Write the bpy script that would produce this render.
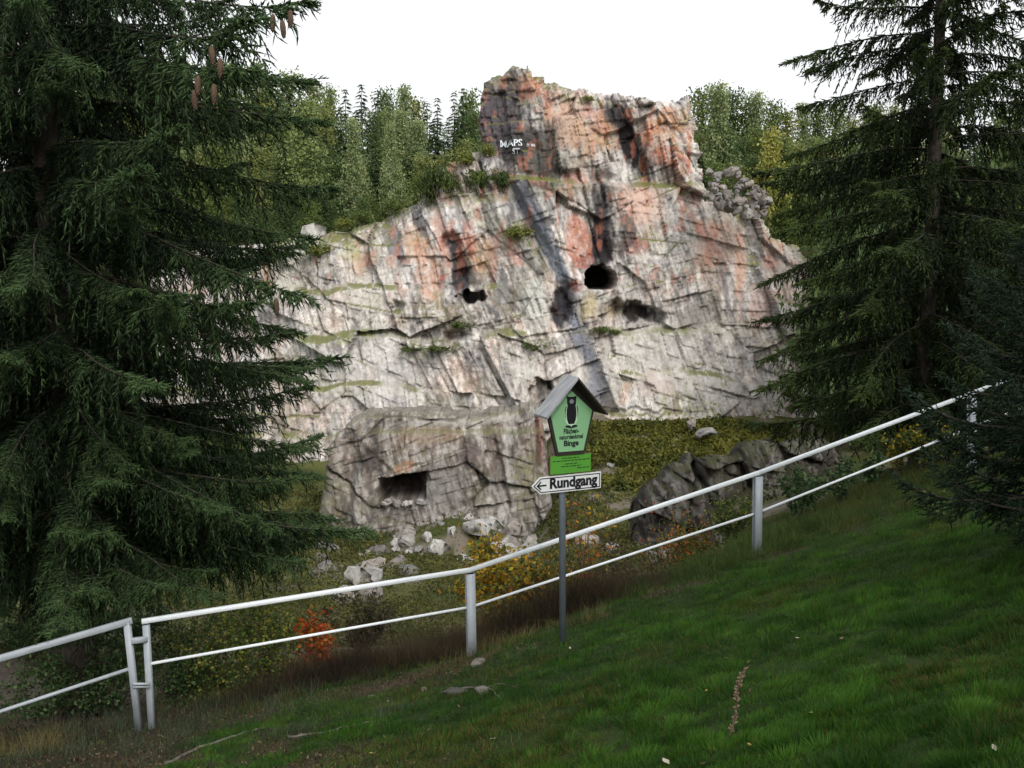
import bpy, math, random
import numpy as np
from mathutils import Vector, Matrix

# ------------------------------------------------------------------ scene, camera, light
scene = bpy.context.scene
for o in list(bpy.data.objects): bpy.data.objects.remove(o)
COL = scene.collection
R = math.radians
PITCH = R(7.0); FPX = 996.0
cam_d = bpy.data.cameras.new('camera'); cam_d.sensor_width = 36; cam_d.lens = 36*FPX/1024
cam_d.clip_start = 0.05; cam_d.clip_end = 3000
cam = bpy.data.objects.new('camera', cam_d); COL.objects.link(cam)
cam.location = (0, 0, 0); cam.rotation_euler = (math.pi/2-PITCH, 0, 0)
scene.camera = cam

SUN_EL = R(38); SUN_AZ = R(26)          # azimuth measured from straight behind the camera towards the right
sun_dir = Vector((math.sin(SUN_AZ)*math.cos(SUN_EL), -math.cos(SUN_AZ)*math.cos(SUN_EL), math.sin(SUN_EL)))
w = bpy.data.worlds.new('World'); scene.world = w; w.use_nodes = True
nt = w.node_tree; nt.nodes.clear()
sky = nt.nodes.new('ShaderNodeTexSky'); sky.sky_type = 'NISHITA'; sky.sun_disc = False
sky.sun_elevation = SUN_EL; sky.sun_rotation = math.atan2(sun_dir.x, sun_dir.y)
sky.dust_density = 6.0; sky.air_density = 1.0; sky.ozone_density = 1.0
hs = nt.nodes.new('ShaderNodeHueSaturation'); hs.inputs['Saturation'].default_value = 0.35
mx = nt.nodes.new('ShaderNodeMix'); mx.data_type = 'RGBA'; mx.inputs['Factor'].default_value = 0.75
mx.inputs['B'].default_value = (7.6, 7.7, 7.8, 1)      # even white cloud cover
bg = nt.nodes.new('ShaderNodeBackground'); bg.inputs['Strength'].default_value = 0.10
wo = nt.nodes.new('ShaderNodeOutputWorld')
nt.links.new(sky.outputs[0], hs.inputs['Color']); nt.links.new(hs.outputs[0], mx.inputs['A'])
nt.links.new(mx.outputs['Result'], bg.inputs['Color']); nt.links.new(bg.outputs[0], wo.inputs[0])
sl = bpy.data.lights.new('sun', 'SUN'); sl.energy = 1.5; sl.angle = R(28); sl.color = (1.0, 0.965, 0.92)
sun = bpy.data.objects.new('sun', sl); COL.objects.link(sun)
sun.rotation_euler = sun_dir.to_track_quat('Z', 'Y').to_euler()
vs = scene.view_settings
vs.view_transform = 'Standard'; vs.look = 'None'; vs.gamma = 1.0; vs.use_curve_mapping = False
vs.exposure = 0.75
scene.render.resolution_x = 1024; scene.render.resolution_y = 768
scene.render.engine = 'CYCLES'
try:
    scene.cycles.max_bounces = 6; scene.cycles.transparent_max_bounces = 4
except Exception: pass

# ------------------------------------------------------------------ helpers
CP, SP = math.cos(PITCH), math.sin(PITCH)
def W(px, py, d):
    """a point of the place from the survey of the photograph: direction and metres ahead"""
    xc = (px-512)/FPX; yc = (384-py)/FPX
    vx, vy, vz = xc, yc*SP+CP, yc*CP-SP
    return Vector((vx*d/vy, d, vz*d/vy))
def PX(X, Y, Z):
    f = Y*CP-Z*SP; u = Y*SP+Z*CP
    return 512+FPX*X/f, 384-FPX*u/f
def lin(r, g, b, k=1.0):
    f = lambda c: (c/255/12.92 if c/255 <= .04045 else ((c/255+.055)/1.055)**2.4)
    return np.array([f(r)*k, f(g)*k, f(b)*k])

def _h(ix, iy, iz, s):
    n = (ix.astype(np.int64)*374761393 + iy.astype(np.int64)*668265263 + iz.astype(np.int64)*2147483647 + s*974634541) & 0xFFFFFFFF
    n = ((n ^ (n >> 13))*1274126177) & 0xFFFFFFFF
    n = ((n ^ (n >> 16))*2246822519) & 0xFFFFFFFF
    n = n ^ (n >> 13)
    return (n & 0xFFFFFF)/float(0xFFFFFF)
def vnoise(x, y, s=0):
    x = np.asarray(x, float); y = np.asarray(y, float)
    ix = np.floor(x); iy = np.floor(y); fx = x-ix; fy = y-iy
    fx = fx*fx*(3-2*fx); fy = fy*fy*(3-2*fy); z = np.zeros_like(ix)
    a = _h(ix, iy, z, s); b = _h(ix+1, iy, z, s); c = _h(ix, iy+1, z, s); d = _h(ix+1, iy+1, z, s)
    return (a*(1-fx)+b*fx)*(1-fy)+(c*(1-fx)+d*fx)*fy
def fbm(x, y, s=0, o=4):
    t = 0; a = .5; n = 0
    for i in range(o):
        t = t+a*vnoise(x*2**i, y*2**i, s+i*17); n += a; a *= .5
    return t/n
def worley(x, y, s=0):
    """F1, F2, id hash (3 channels), offset to cell centre"""
    ix = np.floor(x); iy = np.floor(y); z = np.zeros_like(ix)
    f1 = np.full(x.shape, 9.); f2 = np.full(x.shape, 9.)
    ci = np.zeros(x.shape); cj = np.zeros(x.shape); dx1 = np.zeros(x.shape); dy1 = np.zeros(x.shape)
    for a in (-1, 0, 1):
        for b in (-1, 0, 1):
            jx = ix+a; jy = iy+b
            px = jx+.1+.8*_h(jx, jy, z, s); py = jy+.1+.8*_h(jx, jy, z, s+5)
            dx = x-px; dy = y-py; d = np.hypot(dx, dy)
            m = d < f1
            f2 = np.where(m, f1, np.minimum(f2, d)); f1 = np.where(m, d, f1)
            ci = np.where(m, jx, ci); cj = np.where(m, jy, cj); dx1 = np.where(m, dx, dx1); dy1 = np.where(m, dy, dy1)
    h = [_h(ci, cj, z, s+11+k) for k in range(4)]
    return f1, f2, h, dx1, dy1
def sstep(a, b, x):
    t = np.clip((x-a)/(b-a), 0, 1); return t*t*(3-2*t)

def make_mesh(name, V, F, cols=None, smooth=False):
    V = np.ascontiguousarray(V, dtype=np.float32); F = np.ascontiguousarray(F, dtype=np.int32)
    me = bpy.data.meshes.new(name); k = F.shape[1]
    me.vertices.add(len(V)); me.vertices.foreach_set('co', V.ravel())
    me.loops.add(F.size); me.loops.foreach_set('vertex_index', F.ravel())
    me.polygons.add(len(F)); me.polygons.foreach_set('loop_start', np.arange(0, F.size, k, dtype=np.int32))
    try: me.polygons.foreach_set('loop_total', np.full(len(F), k, dtype=np.int32))
    except Exception: pass
    if smooth: me.polygons.foreach_set('use_smooth', np.ones(len(F), dtype=bool))
    me.update(calc_edges=True)
    if cols is not None:
        a = me.color_attributes.new('Col', 'FLOAT_COLOR', 'POINT')
        c = np.ones((len(V), 4), dtype=np.float32); c[:, :3] = cols
        a.data.foreach_set('color', c.ravel())
    return me
def link(name, me, mat=None, parent=None):
    o = bpy.data.objects.new(name, me); COL.objects.link(o)
    if mat is not None and len(me.materials) == 0: me.materials.append(mat)
    if parent is not None: o.parent = parent
    return o
def tag(o, label=None, cat=None, group=None, kind=None):
    if label: o['label'] = label
    if cat: o['category'] = cat
    if group: o['group'] = group
    if kind: o['kind'] = kind
    return o
def empty(name, loc, rz=0):
    o = bpy.data.objects.new(name, None); COL.objects.link(o); o.location = loc; o.rotation_euler = (0, 0, rz)
    o.empty_display_size = .2
    return o
class MB:
    """collects quads/triangles (as 4-index faces) of one mesh"""
    def __init__(s): s.V = []; s.F = []; s.C = []; s.n = 0
    def add(s, V, F, col=None):
        V = np.asarray(V, float); F = np.asarray(F, int)
        if F.shape[1] == 3: F = np.concatenate([F, F[:, 2:3]], 1)
        s.V.append(V); s.F.append(F+s.n); s.n += len(V)
        c = np.ones((len(V), 3)) if col is None else np.broadcast_to(np.asarray(col, float), (len(V), 3))
        s.C.append(c)
    def bar(s, p0, p1, wd, ht, up=(0, 0, 1), col=None):
        p0 = np.array(p0, float); p1 = np.array(p1, float); t = p1-p0; t /= np.linalg.norm(t)
        sd = np.cross(t, np.array(up, float)); sd /= np.linalg.norm(sd); u = np.cross(sd, t)
        b = min(wd, ht)*.12
        prof = [(-wd/2+b, -ht/2), (wd/2-b, -ht/2), (wd/2, -ht/2+b), (wd/2, ht/2-b), (wd/2-b, ht/2), (-wd/2+b, ht/2), (-wd/2, ht/2-b), (-wd/2, -ht/2+b)]
        s.prism(p0, p1, sd, u, prof, col)
    def prism(s, p0, p1, sd, u, prof, col=None):
        n = len(prof); V = []
        for p in (p0, p1):
            for a, b in prof: V.append(p+sd*a+u*b)
        F = [(i, (i+1) % n, n+(i+1) % n, n+i) for i in range(n)]
        V.append(p0); V.append(p1)
        F += [(2*n, (i+1) % n, i, i) for i in range(n)] + [(2*n+1, n+i, n+(i+1) % n, n+(i+1) % n) for i in range(n)]
        s.add(V, F, col)
    def tube(s, P, rad, k=8, col=None, cap=True):
        P = np.asarray(P, float); n = len(P); rad = np.broadcast_to(np.asarray(rad, float), (n,))
        T = np.gradient(P, axis=0); T /= np.linalg.norm(T, axis=1)[:, None]+1e-9
        ref = np.array([0, 0, 1.]) if abs(T[0, 2]) < .8 else np.array([1., 0, 0])
        A = np.cross(T, ref); A /= np.linalg.norm(A, axis=1)[:, None]+1e-9; B = np.cross(T, A)
        an = np.arange(k)*2*math.pi/k
        V = P[:, None]+rad[:, None, None]*(A[:, None]*np.cos(an)[None, :, None]+B[:, None]*np.sin(an)[None, :, None])
        F = []
        for i in range(n-1):
            for j in range(k): F.append((i*k+j, i*k+(j+1) % k, (i+1)*k+(j+1) % k, (i+1)*k+j))
        V = list(V.reshape(-1, 3)); b = len(V)
        if cap:
            V += [P[0], P[-1]]
            F += [(b, (j+1) % k, j, j) for j in range(k)]+[(b+1, (n-1)*k+j, (n-1)*k+(j+1) % k, (n-1)*k+(j+1) % k) for j in range(k)]
        s.add(V, F, col)
    def mesh(s, name, smooth=False, colors=True):
        V = np.concatenate(s.V); F = np.concatenate(s.F)
        q = F[:, 2] != F[:, 3]
        if q.all(): me = make_mesh(name, V, F, np.concatenate(s.C) if colors else None, smooth)
        else:
            T = np.concatenate([F[q][:, [0, 1, 2]], F[q][:, [0, 2, 3]], F[~q][:, :3]])
            me = make_mesh(name, V, T, np.concatenate(s.C) if colors else None, smooth)
        return me

# ------------------------------------------------------------------ materials
def new_mat(name):
    m = bpy.data.materials.new(name); m.use_nodes = True
    return m, m.node_tree, m.node_tree.nodes['Principled BSDF']
def mat_attr(name, rough=.9, nscale=8., namp=.35, bump=0., bscale=20., transl=0., spec=.3, metal=0.):
    m, t, b = new_mat(name); N = t.nodes; L = t.links
    a = N.new('ShaderNodeAttribute'); a.attribute_name = 'Col'
    tc = N.new('ShaderNodeTexCoord'); no = N.new('ShaderNodeTexNoise')
    no.inputs['Scale'].default_value = nscale; no.inputs['Detail'].default_value = 6; no.inputs['Roughness'].default_value = .65
    L.new(tc.outputs['Object'], no.inputs['Vector'])
    mr = N.new('ShaderNodeMapRange'); mr.inputs[1].default_value = .25; mr.inputs[2].default_value = .75
    mr.inputs[3].default_value = 1-namp; mr.inputs[4].default_value = 1+namp
    L.new(no.outputs['Fac'], mr.inputs[0])
    mu = N.new('ShaderNodeMix'); mu.data_type = 'RGBA'; mu.blend_type = 'MULTIPLY'; mu.inputs['Factor'].default_value = 1
    L.new(a.outputs['Color'], mu.inputs['A']); L.new(mr.outputs[0], mu.inputs['B'])
    L.new(mu.outputs['Result'], b.inputs['Base Color'])
    b.inputs['Roughness'].default_value = rough; b.inputs['Specular IOR Level'].default_value = spec; b.inputs['Metallic'].default_value = metal
    if bump:
        n2 = N.new('ShaderNodeTexNoise'); n2.inputs['Scale'].default_value = bscale; n2.inputs['Detail'].default_value = 8; n2.inputs['Roughness'].default_value = .7
        L.new(tc.outputs['Object'], n2.inputs['Vector'])
        bp = N.new('ShaderNodeBump'); bp.inputs['Strength'].default_value = 1; bp.inputs['Distance'].default_value = bump
        L.new(n2.outputs['Fac'], bp.inputs['Height']); L.new(bp.outputs[0], b.inputs['Normal'])
    if transl:
        tr = N.new('ShaderNodeBsdfTranslucent'); ms = N.new('ShaderNodeMixShader'); ms.inputs[0].default_value = transl
        L.new(mu.outputs['Result'], tr.inputs['Color']); L.new(b.outputs[0], ms.inputs[1]); L.new(tr.outputs[0], ms.inputs[2])
        L.new(ms.outputs[0], N['Material Output'].inputs['Surface'])
    return m
def mat_plain(name, col, rough=.6, metal=0., nscale=6., namp=.12, spec=.4, bump=0., stretch=(1, 1, 1), dirt=None):
    m, t, b = new_mat(name); N = t.nodes; L = t.links
    tc = N.new('ShaderNodeTexCoord'); mp = N.new('ShaderNodeMapping'); mp.inputs['Scale'].default_value = stretch
    no = N.new('ShaderNodeTexNoise'); no.inputs['Scale'].default_value = nscale; no.inputs['Detail'].default_value = 7; no.inputs['Roughness'].default_value = .65
    L.new(tc.outputs['Object'], mp.inputs[0]); L.new(mp.outputs[0], no.inputs['Vector'])
    cr = N.new('ShaderNodeValToRGB'); c = np.array(col); cr.color_ramp.elements[0].position = .3; cr.color_ramp.elements[1].position = .7
    lo = c*(1-namp) if dirt is None else np.array(dirt)
    cr.color_ramp.elements[0].color = (*lo, 1); cr.color_ramp.elements[1].color = (*np.clip(c*(1+namp), 0, .9), 1)
    L.new(no.outputs['Fac'], cr.inputs[0]); L.new(cr.outputs[0], b.inputs['Base Color'])
    b.inputs['Roughness'].default_value = rough; b.inputs['Metallic'].default_value = metal; b.inputs['Specular IOR Level'].default_value = spec
    if bump:
        bp = N.new('ShaderNodeBump'); bp.inputs['Distance'].default_value = bump
        L.new(no.outputs['Fac'], bp.inputs['Height']); L.new(bp.outputs[0], b.inputs['Normal'])
    return m
M = dict(
    rock=mat_attr('rock', .92, 2.6, .25, .04, 5., spec=.2),
    boulder=mat_attr('boulder_rock', .92, 2.2, .4, .05, 6., spec=.2),
    ground=mat_attr('ground_soil', .95, 7., .35, .02, 14., spec=.15),
    needle=mat_attr('spruce_needles', .62, 3., .25, transl=.15, spec=.25),
    farleaf=mat_attr('tree_leaves', .7, .6, .3, transl=.28, spec=.2),
    leaf=mat_attr('shrub_leaves', .6, 9., .25, transl=.28, spec=.25),
    grass=mat_attr('grass_blades', .65, 1.5, .25, transl=.25, spec=.2),
    bark=mat_plain('spruce_bark', (.085, .07, .058), .95, nscale=14, namp=.6, bump=.06, stretch=(1, 1, .4), spec=.1, dirt=(.03, .026, .022)),
    birchbark=mat_plain('birch_bark', (.52, .50, .46), .8, nscale=5, bump=0, stretch=(.6, .6, 3), dirt=(.10, .09, .08)),
    twig=mat_plain('dry_twigs', (.11, .085, .06), .9, nscale=8, namp=.4),
    cone=mat_plain('spruce_cone', (.085, .053, .032), .8, nscale=30, namp=.35),
    white=mat_plain('white_paint', (.80, .86, .91), .4, nscale=7, namp=.08, stretch=(1, 1, 1)),
    galv=mat_plain('grey_white_paint', (.34, .375, .405), .45, nscale=6, namp=.14),
    pole=mat_plain('galvanised_pole', (.20, .235, .27), .45, metal=.5, nscale=9, namp=.2),
    zinc=mat_plain('weathered_zinc', (.42, .43, .45), .5, metal=.4, nscale=5, namp=.3, stretch=(1, 4, 1)),
    darkwood=mat_plain('dark_stained_wood', (.035, .026, .022), .7, nscale=12, namp=.4, stretch=(1, 1, .2)),
    redwood=mat_plain('brown_edge_wood', (.13, .05, .03), .7, nscale=12, namp=.3),
    green=mat_plain('sign_pale_green', (.25, .50, .26), .4, nscale=2, namp=.04),
    green2=mat_plain('board_green', (.10, .34, .045), .4, nscale=2, namp=.04),
    signwhite=mat_plain('sign_white', (.78, .80, .80), .4, nscale=3, namp=.03),
    black=mat_plain('black_print', (.012, .012, .016), .5, nscale=3, namp=.1),
    pale=mat_plain('pale_outline', (.55, .75, .55), .5, nscale=3, namp=.05),
    grey=mat_plain('sign_edge_grey', (.25, .26, .27), .5, nscale=5, namp=.15),
    graffiti=mat_plain('graffiti_paint', (.62, .66, .70), .7, nscale=2.5, namp=.25),
)

# ------------------------------------------------------------------ ground
P1 = np.array([-.44, 10.7]); FD = np.array([.934, .358])
def fence_st(x, y):
    dx = x-P1[0]; dy = y-P1[1]
    return dx*FD[0]+dy*FD[1], -dx*FD[1]+dy*FD[0]
PROF_D = np.array([-400, 0, 14, 20, 30, 40, 50, 62, 72, 82, 92, 97, 107, 112, 130, 160, 300, 1500.])
PROF_Z = np.array([-5, -5, -5.6, -7.8, -10.9, -12.8, -14.6, -16.8, -18.4, -18.2, -16.6, -15.5, -14, 2.0, 4.6, 9.0, 20, 60.])
def ground_z(x, y):
    x = np.asarray(x, float); y = np.asarray(y, float)
    xx = np.where(x > -.44, x, -.44+(x+.44)*.41)
    xx = np.where(x > 7, 7+(x-7)*.55, xx); xx = np.where(x < -9, -.44-8.56*.41+(x+9)*.1, xx)
    near = -1.65+.3376*np.clip(xx, -8, 16)-.2497*np.clip(y, -12, 40)
    near += .05*(fbm(x*.9, y*.9, 3)-.5)*2+.16*(fbm(x*.28, y*.28, 9)-.5)*2
    t, s = fence_st(x, y)
    s0 = 1.0+5.5*sstep(3.5, 9, t)+1.5*sstep(-2, -8, t)
    far = np.interp(y, PROF_D, PROF_Z)+1.2*(fbm(x*.06+3, y*.06, 21)-.5)+.5*(fbm(x*.35, y*.35, 25)-.5)
    far = far-4.6*sstep(6, 1, x)*sstep(104, 98, y)*sstep(44, 68, y)
    far = far+3.4*np.exp(-((x+3.9)/5.5)**2-((y-74)/5.)**2)
    drop = np.maximum(near-.62*np.maximum(0, s-s0), far)
    drop = np.where(s > s0+24, far, drop)
    side = sstep(70, 300, np.abs(x))
    k = sstep(s0, s0+9, s)
    z = np.where(s > s0, drop*(1-k)+far*k, near)
    return z*(1-side)+side*np.maximum(z, 2.)
def axis(parts):
    a = []
    for lo, hi, st in parts: a += list(np.arange(lo, hi, st))
    return np.array(a+[parts[-1][1]])
gx = axis([(-1500, -300, 150), (-300, -80, 22), (-80, -30, 2.5), (-30, -9, 1.), (-9, 10, .1), (10, 30, 1.), (30, 80, 2.5), (80, 300, 22), (300, 1500, 150)])
gy = axis([(-300, -40, 20), (-40, 2, 1.5), (2, 17, .1), (17, 30, .3), (30, 115, .8), (115, 200, 5), (200, 1500, 100)])
GX, GY = np.meshgrid(gx, gy); GZ = ground_z(GX, GY)
# bare soil and worn patches along the fence, brown litter under the big spruce
def worn(x, y):
    t, s = fence_st(x, y)
    n = fbm(x*1.6, y*1.6, 41); n2 = fbm(x*.6, y*.6, 44)
    strip = np.exp(-((s+.25+.5*(n2-.5))/.55)**2)*sstep(.38, .62, n)*sstep(-9, -2, t)*sstep(6.2, 4.6, t)
    left = sstep(-.6, -2.6, x+.35*(y-8)+1.2*(n2-.5))*sstep(.30, .52, n+.25*sstep(-2, -5, x))
    foot = .9*np.exp(-((x+1.3)/1.7)**2-((y-9.9)/.55)**2)
    return np.clip(np.maximum(np.maximum(strip, left), foot), 0, 1)
GT, GS = fence_st(GX, GY)
n1 = fbm(GX*2.2, GY*2.2, 31); n2 = fbm(GX*.5, GY*.5, 33)
gcol = np.zeros(GX.shape+(3,))
soil = lin(74, 62, 50)*.8; turf = lin(40, 62, 24)*.8; dry = lin(98, 92, 62)*.8
wm = worn(GX, GY)[..., None]
gcol[:] = turf*(1-.35*n2[..., None])+dry*.18*n1[..., None]
gcol = gcol*(1-wm)+wm*(soil*(.6+.8*n1[..., None]))
pit = sstep(1.2, 4, GS)[..., None]
pn = fbm(GX*.35, GY*.35, 51); pn2 = fbm(GX*.8, GY*.8, 53, 5)
gr = lin(104, 108, 62)*.6; moss = lin(74, 82, 40)*.6; grav = lin(134, 124, 112)*.6
pc = moss*(1-sstep(.42, .6, pn))[..., None]+gr*sstep(.42, .6, pn)[..., None]
gm = sstep(.5, .62, pn2+.3*(fbm(GX*.1, GY*.1, 57)-.5))[..., None]
gm = gm*sstep(-14, -6, GX)[..., None]; pc = pc*(1-gm)+grav*gm
gcol = gcol*(1-pit)+pc*pit
fl = sstep(103, 106, GY)[..., None]; gcol = gcol*(1-fl)+fl*(lin(60, 62, 34)*.7)
ny, nx = GX.shape; idx = np.arange(nx*ny).reshape(ny, nx)
GF = np.stack([idx[:-1, :-1], idx[:-1, 1:], idx[1:, 1:], idx[1:, :-1]], -1).reshape(-1, 4)
ground = link('ground', make_mesh('ground', np.stack([GX, GY, GZ], -1).reshape(-1, 3), GF, gcol.reshape(-1, 3), True), M['ground'])
tag(ground, 'grassy slope falling from the viewer into the quarry pit', kind='structure')

# ------------------------------------------------------------------ rock faces
def in_poly(x, y, poly):
    ins = np.zeros(x.shape, bool); n = len(poly)
    for i in range(n):
        x1, y1 = poly[i]; x2, y2 = poly[(i+1) % n]
        if y1 == y2: continue
        c = ((y1 > y) != (y2 > y)) & (x < (x2-x1)*(y-y1)/(y2-y1)+x1); ins ^= c
    return ins
def poly_dist(x, y, poly, skip=()):
    d = np.full(x.shape, 1e9); n = len(poly)
    for i in range(n):
        if i in skip: continue
        x1, y1 = poly[i]; x2, y2 = poly[(i+1) % n]; dx = x2-x1; dy = y2-y1; l = dx*dx+dy*dy+1e-9
        t = np.clip(((x-x1)*dx+(y-y1)*dy)/l, 0, 1)
        d = np.minimum(d, np.hypot(x-x1-t*dx, y-y1-t*dy))
    return d
def joints(u, v, s):
    """blocks cut by straight joints: rows of uneven height, columns of uneven width that break at each row"""
    z = np.zeros(u.shape); bd = lambda k, c, q: k+.62*(_h(k, c, z, q)-.5)
    j = np.floor(v); j = np.where(v < bd(j, z, s), j-1, np.where(v >= bd(j+1, z, s), j+1, j))
    v0 = bd(j, z, s); v1 = bd(j+1, z, s)
    uu = u*(.65+.8*_h(j, z, z, s+3))+9*_h(j, z, z, s+4)
    i = np.floor(uu); i = np.where(uu < bd(i, j, s+6), i-1, np.where(uu >= bd(i+1, j, s+6), i+1, i))
    u0 = bd(i, j, s+6); u1 = bd(i+1, j, s+6)
    e = np.minimum(np.minimum(v-v0, v1-v), np.minimum(uu-u0, u1-uu))
    return e, [_h(i, j, z, s+11+k) for k in range(4)], uu-(u0+u1)/2, v-(v0+v1)/2
def facets(X, Z, s, scales, shear=-.32):
    """jointed rock: buttresses, and on each of them blocks of several sizes with their own set-back and tilt"""
    Y = np.zeros(X.shape); tint = np.zeros(X.shape); joint = np.zeros(X.shape); sh = np.full(X.shape, shear); dip = np.zeros(X.shape)
    for k, (sx, sz, amp, tilt, jd) in enumerate(scales):
        wa = .3 if k == 0 else .07
        wx = X+(fbm(X*.7/sx, Z*.7/sz, s+60+k)-.5)*sx*wa; wz = Z+(fbm(X*.7/sx, Z*.7/sz, s+80+k)-.5)*sz*wa
        if k == 0:
            f1, f2, h, dx, dy = worley((wx-shear*wz)/sx, wz/sz, s); e = (f2-f1)*.5
            sh = shear+.55*(h[1]-.5); dip = .95*(h[2]-.5)
        else: e, h, dx, dy = joints((wx-sh*wz)/sx, (wz+dip*wx)/sz, s+k*31)
        Y += amp*(h[0]-.5)*2+tilt*((h[1]-.5)*dx*2+(h[2]-.38)*dy*2)
        op = sstep(.35, .6, fbm(X*.35, Z*.35, s+95+k))
        Y += jd*np.exp(-(e/.025)**2)*op
        tint += (h[3]-.5)*(1.0 if k == 0 else .75); joint = np.maximum(joint, np.exp(-(e/.02)**2)*(.5 if k else 1)*op)
    return Y, tint, joint
def blend(col, m, c): return col*(1-m[..., None])+m[..., None]*np.asarray(c)
def patch_mask(px, py, p, seed):
    cx, cy, rx, ry, ang = p[:5]; a = math.radians(ang); dx = px-cx; dy = py-cy
    u = (dx*math.cos(a)+dy*math.sin(a))/rx; v = (-dx*math.sin(a)+dy*math.cos(a))/ry
    n = fbm(px*.09+seed*3.1, py*.035+seed*1.7, 200+seed, 4); n2 = fbm(px*.35+seed, py*.2, 300+seed, 3)
    return sstep(1.15, .55, np.hypot(u, v)+(n-.5)*1.15+(n2-.5)*.6)
def rock_panel(name, poly_px, dref, depth, res, scales, seed, colour, skirt=6., edge=1.2, rough=.06, jag=.35, shear=-.32, rnd=2.2, lean=.1, fall=0., mat='rock'):
    zb = W(512, max(b for a, b in poly_px), dref).z
    yy = lambda Z: dref+lean*(Z-zb)
    def onface(a, b):
        d = dref
        for _ in range(6): d = yy(W(a, b, d).z)
        return W(a, b, d)
    poly = [(onface(a, b).x, onface(a, b).z) for a, b in poly_px]
    xs = [p[0] for p in poly]; zs = [p[1] for p in poly]
    ax = np.arange(min(xs)-.6, max(xs)+.6, res); az = np.arange(min(zs)-.6, max(zs)+.6, res)
    X, Z = np.meshgrid(ax, az)
    Xp, Zp = X.copy(), Z.copy()
    fy, tint, joint = facets(X, Z, seed, scales, shear)
    wx = X+jag*((vnoise(X*1.1, Z*1.1, seed+1)-.5)*2+(vnoise(X*3.7, Z*3.7, seed+2)-.5))
    wz = Z+jag*((vnoise(X*1.1+9, Z*1.1, seed+3)-.5)*2+(vnoise(X*3.7+5, Z*3.7, seed+4)-.5))+jag*.8*tint
    ins = in_poly(wx, wz, poly); pd = poly_dist(wx, wz, poly)
    px, py = PX(X, yy(Z), Z)
    Y = yy(Z)+depth(px, py, X, Z)+fy*(1+(.5*sstep(200, 180, py) if name == 'cliff' else 0))
    Y += rough*2*(fbm(X*2.3, Z*1.6, seed+7, 5)-.5)*2+rough*(vnoise(X*7, Z*4, seed+8)-.5)
    e = np.clip(pd/edge, 0, 1); Y += rnd*(1-np.sqrt(1-(1-e)**2))
    gz, gxx = np.gradient(Y, res)
    upn = gz/np.sqrt(1+gz**2+gxx**2)             # > 0 where the surface leans back and faces up
    col = colour(px, py, X, Z, tint, joint, upn)
    ny, nx = X.shape; q = ins[:-1, :-1] & ins[:-1, 1:] & ins[1:, 1:] & ins[1:, :-1]
    id = np.arange(nx*ny).reshape(ny, nx)
    F = np.stack([id[:-1, :-1], id[:-1, 1:], id[1:, 1:], id[1:, :-1]], -1)[q]
    E = np.concatenate([F[:, [0, 1]], F[:, [1, 2]], F[:, [2, 3]], F[:, [3, 0]]])
    key = np.sort(E, 1); key = key[:, 0]*(nx*ny)+key[:, 1]
    _, inv, cnt = np.unique(key, return_inverse=True, return_counts=True)
    B = E[cnt[inv] == 1]
    V = np.stack([X, Y, Z], -1).reshape(-1, 3); C = np.clip(col, .004, .85).reshape(-1, 3)
    bv = np.unique(B); nb = len(bv); NR = 14; Fs = [F]; Vs = [V]; Cs = [C]; prev = np.full(nx*ny, -1); prev[bv] = bv
    for k in range(1, NR+1):
        f = k/NR; mid = V[bv].copy(); mid[:, 1] += skirt*f
        mid[:, 2] += .5*(fbm(mid[:, 0]*.8, mid[:, 1]*.8, seed+5)-.5)-fall*skirt*f*f
        cn = (.35*fbm(mid[:, 0]*.8, mid[:, 1]*.8, seed+6)+.65*fbm(mid[:, 0]*3., mid[:, 1]*3., seed+8))[:, None]; w_ = max(0., 1-f*4)
        cur = np.full(nx*ny, -1); cur[bv] = np.arange(nb)+nx*ny+(k-1)*nb
        Vs.append(mid); Cs.append(np.clip((C[bv]*w_+(1-w_)*C[bv].mean(0))*(.3+1.4*cn), .004, .85))
        Fs.append(np.stack([prev[B[:, 1]], prev[B[:, 0]], cur[B[:, 0]], cur[B[:, 1]]], -1)); prev = cur
    V = np.concatenate(Vs); C = np.concatenate(Cs); F = np.concatenate(Fs)
    used = np.unique(F); re = np.full(len(V), -1); re[used] = np.arange(len(used))
    me = make_mesh(name, V[used], re[F], C[used], False)
    o = link(name, me, M[mat])
    def surf(x, z):
        i = np.clip(np.round((np.asarray(x)-ax[0])/res).astype(int), 0, nx-1); j = np.clip(np.round((np.asarray(z)-az[0])/res).astype(int), 0, ny-1)
        return Y[j, i]
    o_surf[name] = surf
    return o
o_surf = {}

K = .73
def paint(px, py, col, patches, seed0=0):
    for i, p in sorted(enumerate(patches), key=lambda q: sum(q[1][5]) < 330):
        r = max(p[2], p[3])*1.75; sel = (np.abs(px-p[0]) < r) & (np.abs(py-p[1]) < r)
        if not sel.any(): continue
        m = patch_mask(px[sel], py[sel], p, seed0+i)*(p[6] if len(p) > 6 else .85)
        if p[5][0] > p[5][2]*1.45: m = .85*m*(.45+.55*sstep(.35, .6, fbm(px[sel]*.5, py[sel]*.22, 400+i)))
        if p[5][1] >= p[5][0]-8 and p[5][2] < p[5][1]*.82: m = m*sstep(.34, .58, fbm(px[sel]*.22, py[sel]*.4, 500+i))
        dk = .62 if sum(p[5]) < 330 and p[5][0] < 115 and p[5][1] <= p[5][0] else 1.
        hue = np.array([.94, 1.14, 1.0]) if p[5][0] > p[5][2]*1.45 and p[5][0] > 150 else np.ones(3)
        col[sel] = blend(col[sel], m, lin(*p[5], K)*dk*hue)
    return col
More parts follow.
